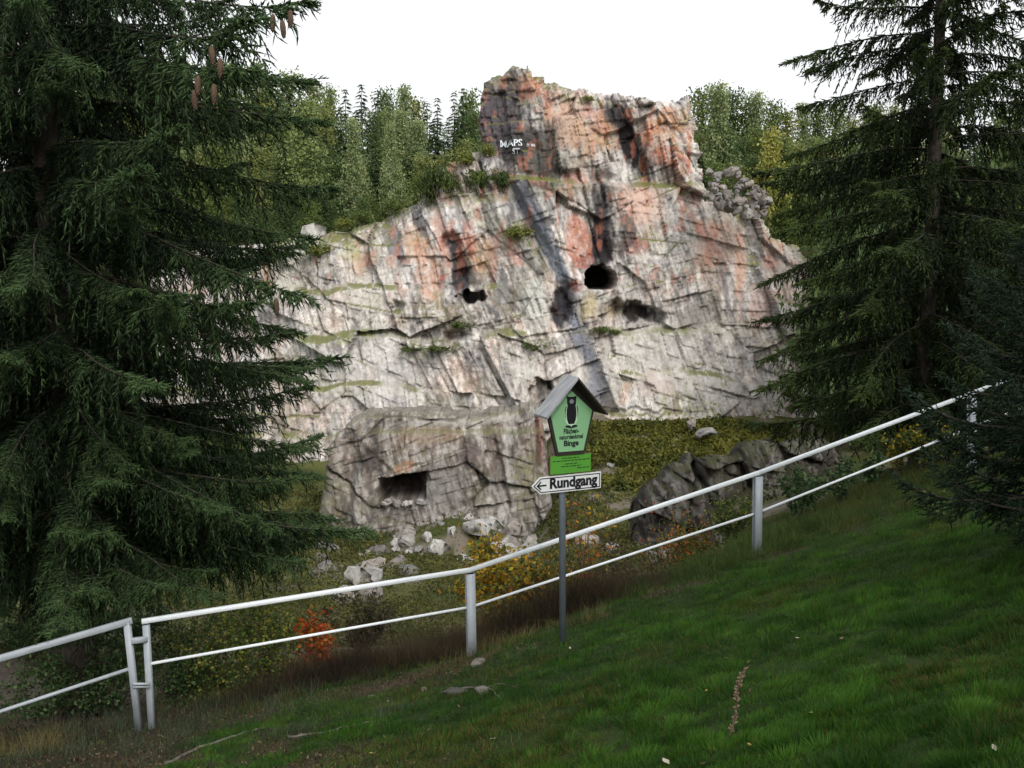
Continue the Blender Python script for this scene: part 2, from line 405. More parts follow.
def base_rock(px, py, X, Z, tint, pal, seed):
    n = fbm(X*.16+seed, Z*.16, seed+1, 4); n2 = fbm(X*.7, Z*.5, seed+2, 5); st = fbm(X*2.2, Z*.22, seed+3, 4)
    col = np.zeros(X.shape+(3,))+lin(*pal[0], K)
    col = blend(col, sstep(.45, .62, n+.12*tint), lin(*pal[1], K))
    col = blend(col, sstep(.52, .66, n2+.1*tint)*.8, lin(*pal[2], K))
    col = blend(col, sstep(.54, .68, fbm(X*.5+40, Z*.33, seed+9, 5)-.1*tint)*.7, lin(*pal[3], K))
    col = blend(col, sstep(.56, .70, st)*.4, lin(232, 228, 222, K))
    col = blend(col, sstep(.44, .30, st)*.4, lin(110, 106, 106, K))
    sp = fbm(X*3.1, Z*2.3, seed+15, 4); uu = X+.32*Z
    col = blend(col, sstep(.56, .62, sp)*.42, lin(112, 105, 100, K))
    col = blend(col, sstep(.43, .38, sp)*.42, lin(236, 231, 223, K))
    fs = fbm(uu*4.5, Z*.55, seed+19, 4)                              # fine streaks along the joints
    col = blend(col, sstep(.58, .64, fs)*.4, lin(92, 88, 88, K)); col = blend(col, sstep(.40, .34, fs)*.35, lin(240, 236, 230, K))
    lc = fbm(X*.35+11, Z*.5, seed+23, 5); col = blend(col, sstep(.58, .68, lc)*.28, lin(158, 152, 118, K))
    return col*(1+.34*tint[..., None])
CLIFF_PATCH = [
    (650, 365, 110, 45, 0, (216, 211, 206), .6), (365, 285, 34, 34, 0, (218, 212, 203), .7), (360, 375, 60, 40, 0, (205, 202, 198), .5),
    (505, 112, 30, 52, 0, (104, 98, 106), .95), (540, 150, 30, 34, 0, (98, 95, 92), .9), (530, 84, 26, 13, 12, (212, 128, 104), .9), (508, 78, 14, 10, 0, (190, 160, 140), .7),
    (568, 122, 30, 30, 20, (205, 172, 150), .8), (585, 140, 26, 20, 30, (200, 150, 125), .7), (600, 99, 44, 7, 6, (132, 126, 74), .8), (560, 93, 14, 8, 30, (128, 122, 66), .7),
    (606, 128, 15, 22, -15, (208, 150, 118), .8), (636, 142, 13, 46, -24, (58, 54, 56), 1), (622, 112, 18, 14, 0, (66, 62, 64), .9),
    (672, 122, 26, 26, 0, (212, 138, 98), .9), (668, 153, 24, 12, 0, (206, 104, 76), .85), (653, 128, 5, 18, 0, (202, 100, 70), .8), (694, 152, 5, 32, 0, (200, 104, 78), .9), (690, 110, 8, 14, 0, (200, 160, 135), .8),
    (632, 188, 70, 10, 4, (176, 160, 148), .7), (560, 190, 40, 12, 0, (150, 146, 120), .6),
    (528, 205, 9, 40, -28, (122, 124, 134), .95), (552, 255, 9, 45, -25, (128, 133, 144), .95), (585, 345, 10, 55, -20, (134, 138, 150), .9), (598, 390, 14, 26, 0, (140, 142, 150), .8),
    (575, 235, 12, 22, 0, (206, 120, 98), .85), (590, 243, 10, 16, 0, (198, 104, 78), .9), (582, 262, 16, 8, 0, (172, 82, 66), .85), (575, 285, 10, 9, 0, (178, 80, 70), .8),
    (602, 222, 11, 58, 0, (84, 82, 86), .95), (606, 250, 13, 26, 0, (58, 54, 58), .9), (637, 205, 17, 26, -10, (224, 190, 174), .85), (660, 205, 14, 26, -20, (214, 186, 172), .7),
    (628, 232, 12, 24, 0, (100, 92, 90), .8), (636, 244, 12, 10, 0, (184, 96, 84), .7),
    (408, 240, 12, 26, -20, (216, 158, 138), .85), (424, 268, 13, 44, -16, (212, 150, 132), .85), (440, 235, 7, 36, -12, (205, 160, 144), .7),
    (456, 262, 12, 40, -18, (76, 72, 78), .95), (440, 278, 5, 5, 0, (196, 80, 66), .8), (480, 256, 16, 22, 0, (206, 148, 116), .85), (470, 246, 5, 14, 0, (200, 92, 76), .7),
    (384, 236, 8, 34, -22, (132, 128, 132), .85), (415, 222, 6, 22, -30, (110, 106, 110), .8), (350, 265, 7, 14, -10, (212, 150, 120), .7), (345, 252, 16, 10, 0, (170, 160, 110), .6),
    (562, 306, 12, 24, 0, (66, 62, 70), .95), (535, 308, 16, 30, 0, (212, 212, 204), .9), (502, 300, 10, 20, 0, (150, 150, 150), .6),
    (640, 314, 30, 10, 8, (62, 58, 58), .95), (588, 308, 10, 20, 0, (196, 180, 136), .7), (612, 312, 6, 12, 0, (196, 158, 112), .6),
    (720, 245, 26, 34, 0, (206, 176, 160), .7), (712, 240, 4, 46, -36, (190, 128, 122), .8), (743, 275, 6, 44, 0, (226, 186, 166), .85), (730, 290, 4, 34, -8, (130, 128, 130), .7), (755, 262, 6, 9, 0, (150, 156, 72), .8),
    (760, 305, 14, 24, 0, (218, 186, 176), .6), (700, 318, 14, 22, 40, (150, 144, 138), .7), (545, 395, 12, 16, 0, (80, 74, 72), .7), (530, 372, 14, 10, 0, (222, 218, 210), .7),
    (440, 312, 34, 12, 0, (118, 116, 66), .8), (462, 322, 26, 9, 0, (92, 88, 44), .8), (425, 347, 40, 6, -4, (78, 90, 34), .95), (412, 358, 30, 5, 0, (150, 150, 66), .5), (535, 345, 34, 9, -6, (88, 92, 46), .9),
    (512, 236, 20, 11, 0, (132, 138, 82), .85), (522, 228, 10, 10, 0, (156, 152, 64), .6), (335, 340, 40, 8, -6, (160, 158, 104), .7), (360, 445, 40, 8, 0, (130, 136, 80), .6), (350, 392, 36, 6, 0, (150, 148, 100), .5),
    (660, 335, 60, 5, -8, (160, 156, 108), .5), (600, 332, 34, 5, 0, (120, 116, 62), .7), (680, 372, 26, 6, 0, (160, 160, 120), .5),
    (690, 405, 40, 16, 10, (150, 150, 92), .7), (735, 395, 34, 22, 0, (200, 196, 192), .7), (740, 430, 30, 14, 0, (128, 128, 76), .7),
    (830, 292, 24, 30, 0, (140, 130, 52), .8), (810, 320, 40, 30, 0, (172, 160, 148), .6), (790, 260, 30, 20, 0, (160, 150, 140), .6),
    (330, 232, 34, 8, -10, (110, 116, 60), .85), (385, 208, 30, 7, -25, (120, 122, 66), .85), (440, 182, 40, 16, 0, (96, 104, 54), .85), (470, 196, 46, 6, 0, (166, 158, 104), .7), (460, 160, 18, 8, 0, (176, 150, 130), .6),
    (610, 302, 10, 6, 0, (150, 146, 140), .6), (655, 385, 20, 14, 0, (206, 186, 176), .5), (625, 392, 5, 12, 25, (214, 150, 130), .7),
]
def gauss(px, py, cx, cy, rx, ry, p=2, ang=0):
    a = math.radians(ang); dx = px-cx; dy = py-cy
    u = (dx*math.cos(a)+dy*math.sin(a))/rx; v = (-dx*math.sin(a)+dy*math.cos(a))/ry
    return np.exp(-(u*u+v*v)**p)
def cliff_depth(px, py, X, Z):
    d = 0*Z
    led = fbm(X*.13, Z*.0+2, 71)*30-15
    d += 1.7*sstep(186+led*.5, 178+led*.5, py)*sstep(470, 500, px)*sstep(712, 700, px)       # terrace below the crag
    d += 1.6*sstep(348+led, 340+led, py)*sstep(560, 480, px)                                # long grassy ledges on the left
    d += .9*sstep(446+led, 440+led, py)*sstep(460, 400, px)+1.0*sstep(396+led, 392+led, py)*sstep(480, 380, px)
    d += 1.1*sstep(334+led, 328+led, py)*sstep(560, 600, px)*sstep(780, 700, px)
    d += .7*sstep(378, 372, py+led)*sstep(600, 640, px)*sstep(780, 740, px)
    d += .8*sstep(300+led, 292+led, py)*sstep(520, 480, px)
    d += 3.0*sstep(500, 380, px)*sstep(260, 190, py)                 # left shoulder slopes away
    d += 3.0*sstep(330, 200, px)+3.0*sstep(790, 950, px)
    d -= 1.8*gauss(px, py, 560, 130, 60, 60, 1)                      # prow of the crag
    d += .9*gauss(px, py, 634, 142, 14, 48, 1.5, -22)
    d -= .7*gauss(px, py, 672, 130, 26, 45, 2)
    for (x0, y0, x1, y1, wd, dp) in ((503, 180, 566, 292, 8, .7), (566, 292, 600, 410, 11, .6), (448, 240, 470, 296, 9, 1.0), (603, 180, 603, 265, 10, .8), (378, 210, 396, 262, 6, .5)):
        L2 = (x1-x0)**2+(y1-y0)**2; t = np.clip(((px-x0)*(x1-x0)+(py-y0)*(y1-y0))/L2, 0, 1)
        d += dp*np.exp(-(np.hypot(px-x0-t*(x1-x0), py-y0-t*(y1-y0))/wd)**4)
    n = (fbm(X*.9, Z*.9, 91)-.5)*14
    d += 16.0*gauss(px+n*.15+4*(vnoise(X*2.6, Z*2.6, 97)-.5), py+n*.15+4*(vnoise(X*2.6, Z*2.6, 98)-.5), 602, 279, 16.5, 14, 24)*sstep(291, 289, py)      # adit
    d += 5.*gauss(px+n+6*(vnoise(X*1.7, Z*1.7, 94)-.5), py+n*.6+6*(vnoise(X*1.7, Z*1.7, 95)-.5), 470, 297, 14, 7, 8)+2.2*gauss(px+n+8*(vnoise(X*1.7, Z*1.7, 92)-.5), py+n*.5+9*(vnoise(X*1.5, Z*2, 93)-.5)-.10*(px-641)*(px > 641), 640, 313, 30, 9, 2.5, 10)
    d += 1.5*gauss(px+n, py+n, 562, 312, 11, 18, 2)+1.6*gauss(px, py+n, 455, 336, 12, 5, 2)+1.2*gauss(px+n, py, 392, 308, 6, 6, 2)
    d += 1.8*gauss(px+n, py+n, 540, 388, 13, 9, 6)+1.0*gauss(px, py+n*.5, 560, 402, 20, 3, 2)+.4*gauss(px, py+n, 640, 412, 60, 3, 2)
    d += .8*gauss(px+n, py, 745, 376, 3, 18, 2)+.8*gauss(px+n, py+n, 785, 330, 6, 14, 2)
    return d
def cliff_colour(px, py, X, Z, tint, joint, upn):
    col = base_rock(px, py, X, Z, tint, [(219, 215, 212), (206, 197, 190), (146, 142, 143), (212, 186, 172)], 7)
    col = paint(px, py, col, CLIFF_PATCH)
    red = fbm(X*1.1+7, Z*.6, 133, 4)
    col = blend(col, sstep(.6, .70, red)*.4*sstep(330, 260, py), lin(204, 130, 106, K))
    g = sstep(.50, .80, upn+.45*(fbm(X*.8, Z*.8, 131)-.5))*sstep(.42, .6, fbm(X*.2, Z*.2, 137))
    g = g*(1-gauss(px, py, 602, 284, 24, 20, 2))*(1-gauss(px, py, 641, 318, 36, 16, 2))*(1-gauss(px, py, 470, 299, 20, 11, 2))
    col = blend(col, g*.85, lin(112, 116, 60, K)*(.7+.6*fbm(X*2, Z*2, 139))[..., None])
    return blend(col, joint*.2, lin(90, 84, 82, K))
CLIFF_OUT = [(120, 520), (120, 250), (290, 236), (330, 232), (350, 224), (382, 212), (408, 198), (420, 176), (428, 164), (446, 158), (466, 152), (481, 146),
             (478, 106), (481, 79), (494, 68), (515, 61), (530, 65), (550, 76), (577, 85), (604, 86), (624, 89), (644, 91), (666, 93), (685, 92), (699, 86), (703, 110), (706, 150), (708, 176),
             (714, 196), (740, 210), (766, 218), (772, 236), (800, 246), (822, 270), (838, 330), (850, 420), (856, 520)]
SC = [(6.5, 8.0, .6, .9, .06), (2.0, 4.3, .26, .5, .07), (.8, 1.9, .10, .22, .03), (.36, .75, .035, .08, .012)]
cliff = rock_panel('cliff', CLIFF_OUT, 97.0, cliff_depth, .095, SC, 5, cliff_colour, skirt=9, edge=1.6, rough=.06, jag=.30, rnd=1.3, lean=.13)
tag(cliff, 'pale quarry cliff with rust red and black streaks and a crag on top', kind='structure')

# lower shelf wall in front of the cliff
def shelf_depth(px, py, X, Z):
    d = 0*Z
    d += .9*sstep(434, 430, py)*sstep(350, 380, px)
    d += 4.5*np.exp(-((px-402)/23)**40-((py-489+.12*(px-402)+4*(fbm(X*.8, Z*.8, 88)-.5))/14)**40)
    d -= 1.3*gauss(px, py, 364, 505, 11, 36, 3)-1.0*gauss(px, py, 345, 460, 14, 30, 2)
    d += .7*gauss(px, py, 500, 470, 4, 40, 2, -12)+.8*gauss(px, py, 535, 435, 4, 30, 2)+2.0*sstep(330, 300, px)
    return d
def shelf_colour(px, py, X, Z, tint, joint, upn):
    col = base_rock(px, py, X, Z, tint*.8, [(160, 152, 144), (176, 166, 156), (126, 118, 112), (168, 148, 134)], 47)
    col = paint(px, py, col, [(430, 436, 40, 8, 0, (196, 152, 132), .7), (405, 466, 16, 6, -20, (206, 136, 104), .85), (372, 462, 16, 18, 0, (92, 84, 82), .8), (440, 424, 90, 4, -2, (206, 200, 192), .8),
        (480, 480, 10, 24, 0, (92, 96, 50), .7), (470, 455, 14, 16, 0, (120, 106, 104), .7), (525, 480, 16, 40, 0, (150, 146, 112), .7), (540, 440, 5, 30, 0, (180, 140, 128), .8), (445, 490, 26, 26, 0, (164, 160, 156), .6), (398, 492, 22, 14, 0, (110, 92, 86), .8), (330, 500, 20, 40, 0, (128, 128, 90), .6)], 90)
    g = sstep(.55, .85, upn+.4*(fbm(X, Z, 141)-.5))
    g = g*(1-np.exp(-((px-402)/28)**8-((py-489)/19)**8)); col = blend(col, g*.5, lin(110, 114, 62, K))
    return blend(col, joint*.6, lin(60, 55, 52, K))*.74
shelf = rock_panel('quarry_shelf_wall', [(312, 600), (316, 520), (326, 450), (345, 426), (365, 416), (420, 414), (470, 419), (500, 415), (543, 411), (546, 440), (551, 500), (558, 600)], 80, shelf_depth, .085,
                   [(6.5, 4.6, .4, .4, .2), (3.0, 2.4, .22, .3, .10), (.9, .8, .07, .14, .03)], 29, shelf_colour, skirt=4.5, edge=.5, rough=.05, jag=.16, shear=-.1, rnd=.7)
tag(shelf, 'lower grey shelf wall with a square opening before the cliff', kind='structure')

# dark outcrop under the near rim
def dark_depth(px, py, X, Z): return 1.2*gauss(px, py, 700, 470, 5, 40, 2, -20)+.02*np.abs(px-700)
def dark_colour(px, py, X, Z, tint, joint, upn):
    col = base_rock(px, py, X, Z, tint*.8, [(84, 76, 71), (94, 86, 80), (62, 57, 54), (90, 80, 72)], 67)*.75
    col = paint(px, py, col, [(665, 470, 18, 8, 20, (120, 114, 108), .5), (720, 452, 30, 10, -20, (96, 98, 52), .7), (690, 500, 16, 14, 0, (120, 108, 100), .6)], 120)
    g = sstep(.6, .85, upn+.4*(fbm(X, Z, 151)-.5)); col = blend(col, g*.6, lin(92, 98, 50, K))
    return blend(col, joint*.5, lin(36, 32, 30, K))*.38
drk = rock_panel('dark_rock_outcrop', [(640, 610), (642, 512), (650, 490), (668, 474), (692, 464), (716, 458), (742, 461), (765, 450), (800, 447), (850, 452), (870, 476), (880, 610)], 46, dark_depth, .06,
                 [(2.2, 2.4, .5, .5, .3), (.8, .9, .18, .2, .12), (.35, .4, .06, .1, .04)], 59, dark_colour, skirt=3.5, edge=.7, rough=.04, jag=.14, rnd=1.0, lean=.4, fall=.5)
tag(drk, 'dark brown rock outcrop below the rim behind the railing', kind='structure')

# graffiti on the crag
def text_mesh(body, size, bold=.0, name='text'):
    cu = bpy.data.curves.new(name, 'FONT'); cu.body = body; cu.size = size; cu.offset = bold; cu.align_x = 'CENTER'; cu.align_y = 'CENTER'; cu.resolution_u = 3
    o = bpy.data.objects.new(name, cu); COL.objects.link(o)
    dg = bpy.context.evaluated_depsgraph_get(); me = bpy.data.meshes.new_from_object(o.evaluated_get(dg))
    bpy.data.objects.remove(o); bpy.data.curves.remove(cu)
    return me
def graffiti(body, px, py, size, tilt=0):
    me = text_mesh(body, size, .02*size, 'graffiti'); c = W(px, py, 97)
    me.materials.clear(); me.materials.append(M['graffiti'])
    # subdivide the flat letters a little, then lay them on the rock
    import bmesh
    bm = bmesh.new(); bm.from_mesh(me); bmesh.ops.triangulate(bm, faces=bm.faces)
    bmesh.ops.subdivide_edges(bm, edges=[e for e in bm.edges if e.calc_length() > .25], cuts=2, use_grid_fill=True); bm.to_mesh(me); bm.free()
    n = len(me.vertices); co = np.zeros(n*3, dtype=np.float32); me.vertices.foreach_get('co', co); co = co.reshape(-1, 3)
    X = c.x+co[:, 0]*math.cos(tilt)-co[:, 1]*math.sin(tilt); Z = c.z+co[:, 1]*math.cos(tilt)+co[:, 0]*math.sin(tilt)
    s = o_surf['cliff']; Y = np.min([s(X+a, Z+b) for a in (-.12, 0, .12) for b in (-.12, 0, .12)], 0)-.06
    me.vertices.foreach_set('co', np.stack([X, Y, Z], -1).astype(np.float32).ravel()); me.update()
    return link('graffiti', me, None, cliff)
g1 = graffiti('MAPS', 511, 136, .95); g1['label'] = 'white graffiti letters sprayed on the dark rock'
graffiti('ST', 516, 145, .7); graffiti('it us', 532, 138, .5)

# ------------------------------------------------------------------ boulders
def boulder_mesh(seed, base, flat=.8):
    import bmesh
    rng = np.random.default_rng(seed); bm = bmesh.new()
    for i in range(17):
        v = rng.uniform(-1, 1, 3); v /= max(np.abs(v).max(), np.linalg.norm(v)*.86); v *= rng.uniform(.78, 1.0)
        bm.verts.new(v*np.array([1, .85, flat]))
    h = bmesh.ops.convex_hull(bm, input=bm.verts)
    bmesh.ops.delete(bm, geom=[v for v in bm.verts if not v.link_faces], context='VERTS')
    bmesh.ops.dissolve_limit(bm, angle_limit=.22, verts=bm.verts, edges=bm.edges)
    bmesh.ops.bevel(bm, geom=list(bm.edges), offset=.018, segments=1, affect='EDGES', clamp_overlap=True)
    bmesh.ops.triangulate(bm, faces=bm.faces)
    bmesh.ops.subdivide_edges(bm, edges=[e for e in bm.edges if e.calc_length() > .5], cuts=1)
    bmesh.ops.triangulate(bm, faces=bm.faces)
    V2 = np.array([v.co[:] for v in bm.verts])+rng.normal(size=(len(bm.verts), 3))*.02; bm.verts.index_update()
    F = [[v.index for v in f.verts] for f in bm.faces]; bm.free()
    c = np.array(base)*(1+.6*(fbm(V2[:, 0]*2.5+seed, V2[:, 1]*2.5+V2[:, 2]*3, seed)-.5))[:, None]
    me = make_mesh('boulder', V2, np.array(F), c, False); me.materials.append(M['boulder'])
    return me
grey = [boulder_mesh(s, lin(*c, K), f) for s, c, f in ((1, (180, 178, 174), .7), (2, (160, 156, 150), .9), (3, (146, 144, 141), .6), (4, (188, 185, 179), .75), (5, (150, 143, 136), .9))]
darkb = [boulder_mesh(s, lin(*c, K), f) for s, c, f in ((11, (150, 142, 136), .9), (12, (128, 122, 118), 1.1), (13, (172, 164, 156), .8))]
rng = np.random.default_rng(4)
def boulder(px, py, d, size, label, group=None, pool=grey, name='boulder', onground=True, asp=1., up=0.):
    c = W(px, py, d)
    o = bpy.data.objects.new(name, pool[rng.integers(len(pool))]); COL.objects.link(o)
    z = c.z
    if onground: z = float(ground_z(c.x, c.y))+size*.25+up
    o.location = (c.x, c.y, z); o.scale = (size*asp, size*rng.uniform(.8, 1.1), size*rng.uniform(.8, 1.1)/max(asp, 1)**.3)
    o.rotation_euler = (rng.uniform(-.35, .35), rng.uniform(-.35, .35), rng.uniform(0, 6.28))
    return tag(o, label, 'boulder', group)
boulder(313, 232, 99.0, 1.3, 'lone pale boulder perched on the left end of the cliff crest', asp=1.5, onground=False)
# blocks right of the crag
for i in range(64):
    px = rng.uniform(706, 768); lo = np.interp(px, [708, 730, 766], [160, 166, 196]); py = rng.uniform(lo, np.interp(px, [708, 766], [200, 222]))
    boulder(px, py, 98.6-.03*(py-160)+rng.uniform(-.5, .5), rng.choice([.28, .4, .5, .75]), 'grey block in the broken pile right of the crag', 'broken blocks right of the crag', pool=darkb+grey[1:3], onground=False)
# rubble below the shelf wall
RUB = 'rubble blocks below the shelf wall'
for i in range(90):
    px = 392+rng.random()*138; py = 508+rng.random()*52; d = np.interp(py, [505, 560], [77, 60])
    boulder(px, py, d, rng.choice([.35, .45, .6, .75, 1.0]), 'loose pale block in the rubble below the shelf wall', RUB)
for q_ in range(9): boulder(384+q_*4.6, 503+rng.uniform(-2, 2), 80.6+rng.uniform(0, 1.5), rng.uniform(.3, .55), 'broken stone lying in the mouth of the square opening', 'stones in the square opening', onground=False)
for i in range(60):
    px = 292+rng.random()*130; py = 520+rng.random()*80; d = np.interp(py, [515, 600], [74, 36])
    boulder(px, py, d, rng.choice([.3, .45, .6, .9])*d/62, 'rough grey rock on the pit slope left of the rubble', 'rocks on the pit slope', pool=darkb+grey[2:3])
boulder(478, 524, 72, 1.3, 'tall upright pale block standing in the rubble pile', asp=.8, up=.6)
boulder(430, 545, 64, 1.2, 'large grey block at the left of the rubble pile', asp=1.1, up=.6)
boulder(512, 512, 75, 1.1, 'pointed reddish block leaning at the foot of the wall', up=.4)
boulder(357, 577, 33, .5, 'flat topped pale boulder showing above the white rail', asp=1.5, up=.35)
boulder(372, 580, 33.5, .42, 'small pale block beside the flat topped boulder', up=.4)
boulder(372, 610, 31, .55, 'grey cracked boulder below the flat topped one', asp=1.2, up=.2)
boulder(345, 612, 30, .5, 'dark grey boulder beside the orange shrub behind the rail', up=.1, pool=darkb)
boulder(322, 560, 52, 1.1, 'mossy grey rock beside the spruce edge in the pit', up=.3, pool=darkb)
boulder(312, 525, 60, 1.1, 'grey rock half hidden by the spruce branch tips', up=.6, pool=darkb)
for (px, py, d, s, l) in ((665, 497, 44, .5, 'squat dark rock in front of the outcrop'), (652, 505, 43, .4, 'small dark rock left of the outcrop foot'), (588, 520, 52, .9, 'brown boulder behind the signpost'), (612, 540, 46, .5, 'pale stone beside the orange sapling')):
    boulder(px, py, d, s, l, pool=darkb, up=.2)
for i in range(26):
    px = 590+rng.random()*150; py = 428+rng.random()*46; d = np.interp(py, [425, 475], [93, 80])
    boulder(px, py, d, rng.choice([.3, .4, .5, .7]), 'pale stone scattered on the mossy bank under the cliff', 'stones on the mossy bank')
boulder(693, 417, 93, .8, 'largest pale block on the mossy bank at the cliff foot', up=1.0)
boulder(706, 432, 90, 1.1, 'rounded pale rock mound right of the mossy bank', up=1.0)

# ------------------------------------------------------------------ far forest
def leaf_mesh(rng, P, size, cols, droop=.5, asp=.6, jit=.35):
    """one small diamond-shaped leaf spray (2 triangles) for each point"""
    n = len(P); a = rng.normal(size=(n, 3)); a[:, 2] -= droop*1.5; a /= np.linalg.norm(a, axis=1)[:, None]
    b = np.cross(a, rng.normal(size=(n, 3))); b /= np.linalg.norm(b, axis=1)[:, None]+1e-9
    sz = size*rng.uniform(1-jit, 1+jit, n)[:, None]
    V = np.stack([P-a*sz*.5, P+b*sz*asp*.5, P+a*sz*.5, P-b*sz*asp*.5], 1).reshape(-1, 3)
    F = np.arange(4*n).reshape(-1, 4)
    return V, F, np.repeat(cols, 4, 0)
def broadleaf_proto(seed, H, rad, c1, c2, n_limb=38, per=165, leaf=.34, top=.3, base=.22, pend=.5):
    rng = np.random.default_rng(seed)
    tr = MB(); tp = np.array([[.12*math.sin(k*1.7+seed)*k/6*rad*.25, .1*math.cos(k*2.1+seed)*k/6*rad*.25, H*k/7] for k in range(8)])
    tr.tube(tp, np.linspace(.013*H, .02, 8), 7)
    P = []; C = []
    for i in range(n_limb):
        f = base+(1-base)*(i+rng.random())/n_limb; h = H*f; phi = i*2.4+rng.uniform(-.4, .4)
        prof = math.sin(min(1, (f-base)/(1-base)*1.0+.22)**.8*math.pi)**.8
        L = rad*max(top, prof)*rng.uniform(.65, 1.15)
        t = np.linspace(0, 1, 6); c0 = np.array([np.interp(h, tp[:, 2], tp[:, 0]), np.interp(h, tp[:, 2], tp[:, 1]), h])
        q = c0+np.stack([L*t*math.cos(phi), L*t*math.sin(phi), L*(.75*t-.55*t*t)], -1)
        tr.tube(q, np.linspace(.004*H, .008, 6), 4, cap=False)
        k = int(per*(.4+.8*L/rad)); tt = rng.uniform(.25, 1.08, k)
        ctr = np.stack([np.interp(tt, t, q[:, j]) for j in range(3)], -1)
        sp = .16*rad*(.6+tt)[:, None]; off = np.clip(rng.normal(size=(k, 3)), -1.6, 1.6)*sp*np.array([1, 1, .8]); off[:, 2] -= pend*np.abs(rng.normal(size=k))*.22*rad
        P.append(ctr+off); m = np.clip(rng.normal(.5, .22)+rng.normal(size=(k, 1))*.18, 0, 1); C.append(c1*(1-m)+c2*m)
    V, F, Cc = leaf_mesh(rng, np.concatenate(P), leaf, np.concatenate(C), .5)
    return tr.mesh('trunk', True, False), make_mesh('crown', V, F, Cc)
def conifer_proto(seed, H, rad, c1, c2, layers=34):
    rng = np.random.default_rng(seed)
    tr = MB(); tr.tube([(0, 0, 0), (0, 0, H*.5), (0, 0, H)], [.013*H, .009*H, .01], 7)
    P = []; D = []; C = []
    for i in range(layers):
        f = .1+.9*(i+rng.random()*.6)/layers; L0 = rad*(1-f)**.75+.12
        for j in range(8 if f < .8 else 5):
            phi = rng.uniform(0, 6.28); L = L0*rng.uniform(.6, 1.15); k = int(6+17*L/rad)
            t = np.sort(rng.uniform(.1, 1, k)); z = H*f+L*(-.12*t-.18*t*t+.12*t**3)
            lat = rng.normal(size=k)*.14*L*(1.1-t)
            p = np.stack([L*t*math.cos(phi)-lat*math.sin(phi), L*t*math.sin(phi)+lat*math.cos(phi), z], -1)
            d = np.stack([math.cos(phi)*.8+0*t-lat*math.sin(phi)*2, math.sin(phi)*.8+lat*math.cos(phi)*2, -.55+.2*rng.normal(size=k)], -1)
            P.append(p); D.append(d); m = np.clip(rng.normal(.4, .3)+.4*(t-.5), 0, 1)[:, None]; C.append(c1*(1-m)+c2*m)
    P = np.concatenate(P); D = np.concatenate(D); C = np.concatenate(C); n = len(P)
    D /= np.linalg.norm(D, axis=1)[:, None]; S = np.cross(D, rng.normal(size=(n, 3))*.5+np.array([0, 0, 1])); S /= np.linalg.norm(S, axis=1)[:, None]
    l = rng.uniform(.35, .75, n)[:, None]*rad/2.6; wd = l*.20
    V = np.stack([P-S*wd*.6, P+D*l, P+S*wd*.6], 1).reshape(-1, 3)
    return tr.mesh('trunk', True, False), make_mesh('crown', V, np.arange(3*n).reshape(-1, 3), np.repeat(C, 3, 0))
G1, G2, G3, G4 = lin(102, 122, 72)*.74, lin(152, 164, 100)*.76, lin(80, 102, 62)*.74, lin(166, 168, 94)*.76
protos = {
    'birch_tree': [broadleaf_proto(1, 15, 2.7, G1, G2), broadleaf_proto(2, 15, 2.3, lin(122, 140, 92)*.76, lin(168, 178, 126)*.78), broadleaf_proto(3, 15, 2.9, G1, G4, n_limb=30)],
    'leafy_tree': [broadleaf_proto(4, 13, 3.4, G3, G1, n_limb=38, base=.12), broadleaf_proto(5, 13, 3.2, lin(76, 98, 54)*.76, lin(130, 144, 76)*.76, base=.1)],
    'fir_tree': [conifer_proto(6, 16, 2.6, lin(42, 62, 38)*.8, lin(92, 116, 66)*.8), conifer_proto(7, 16, 2.3, lin(48, 70, 44)*.8, lin(106, 128, 76)*.8)],
    'yellow_tree': [broadleaf_proto(8, 11, 2.0, lin(138, 146, 72)*.75, lin(190, 186, 100)*.75, n_limb=26)],
}
for k, L in protos.items():
    for tr, cr in L:
        tr.materials.append(M['birchbark'] if k in ('birch_tree', 'yellow_tree') else M['bark']); cr.materials.append(M['farleaf'])
rng = np.random.default_rng(12)
def far_tree(kind, x, y, z, h, label, group=None, var=None, sx=1.):
    L = protos[kind]; tr, cr = L[rng.integers(len(L)) if var is None else var]
    H0 = {'birch_tree': 15, 'leafy_tree': 13, 'fir_tree': 16, 'yellow_tree': 11}[kind]
    o = empty(kind, (x, y, z-.2), rng.uniform(0, 6.28)); k = h/H0
    kx = k**.5*sx*rng.uniform(.9, 1.2)*(1.1 if kind == 'fir_tree' else 1.0); o.scale = (kx, kx, k)
    link('trunk', tr, None, o); link('crown', cr, None, o)
    return tag(o, label, kind.replace('_', ' ').replace('leafy tree', 'tree').replace('yellow tree', 'tree'), group)
LP = ([0, 60, 200, 260, 285, 300, 350, 400, 440, 470, 484], [60, 55, 58, 60, 66, 72, 80, 87, 94, 86, 100])
RP = ([690, 715, 745, 770, 790, 810, 850, 900, 960, 1030, 1100], [92, 88, 96, 92, 100, 98, 108, 100, 108, 100, 100])
def forest(pr, x0, x1, rows, side, mixes):
    for r, (d, off, step) in enumerate(rows):
        x = x0+rng.uniform(0, step)
        while x < x1:
            dd = d+rng.uniform(-3, 3); py = np.interp(x, *pr)+off+rng.uniform(0, 12)+(0 if off else -2)
            c = W(x, py, dd); gz = float(ground_z(c.x, dd)); h = c.z-gz
            kind = rng.choice(['birch_tree', 'leafy_tree', 'fir_tree'], p=mixes[r])
            nm = {'birch_tree': 'pale green birch', 'leafy_tree': 'mid green bushy tree', 'fir_tree': 'dark green fir'}[kind]
            where = 'in the front row' if r == 0 else ('in the back row' if r == len(rows)-1 else 'in the middle')
            if h > 3: far_tree(kind, c.x, dd, gz, h, f'{nm} {where} of the forest {side}', f'forest trees {side}')
            x += step*rng.uniform(.75, 1.3)
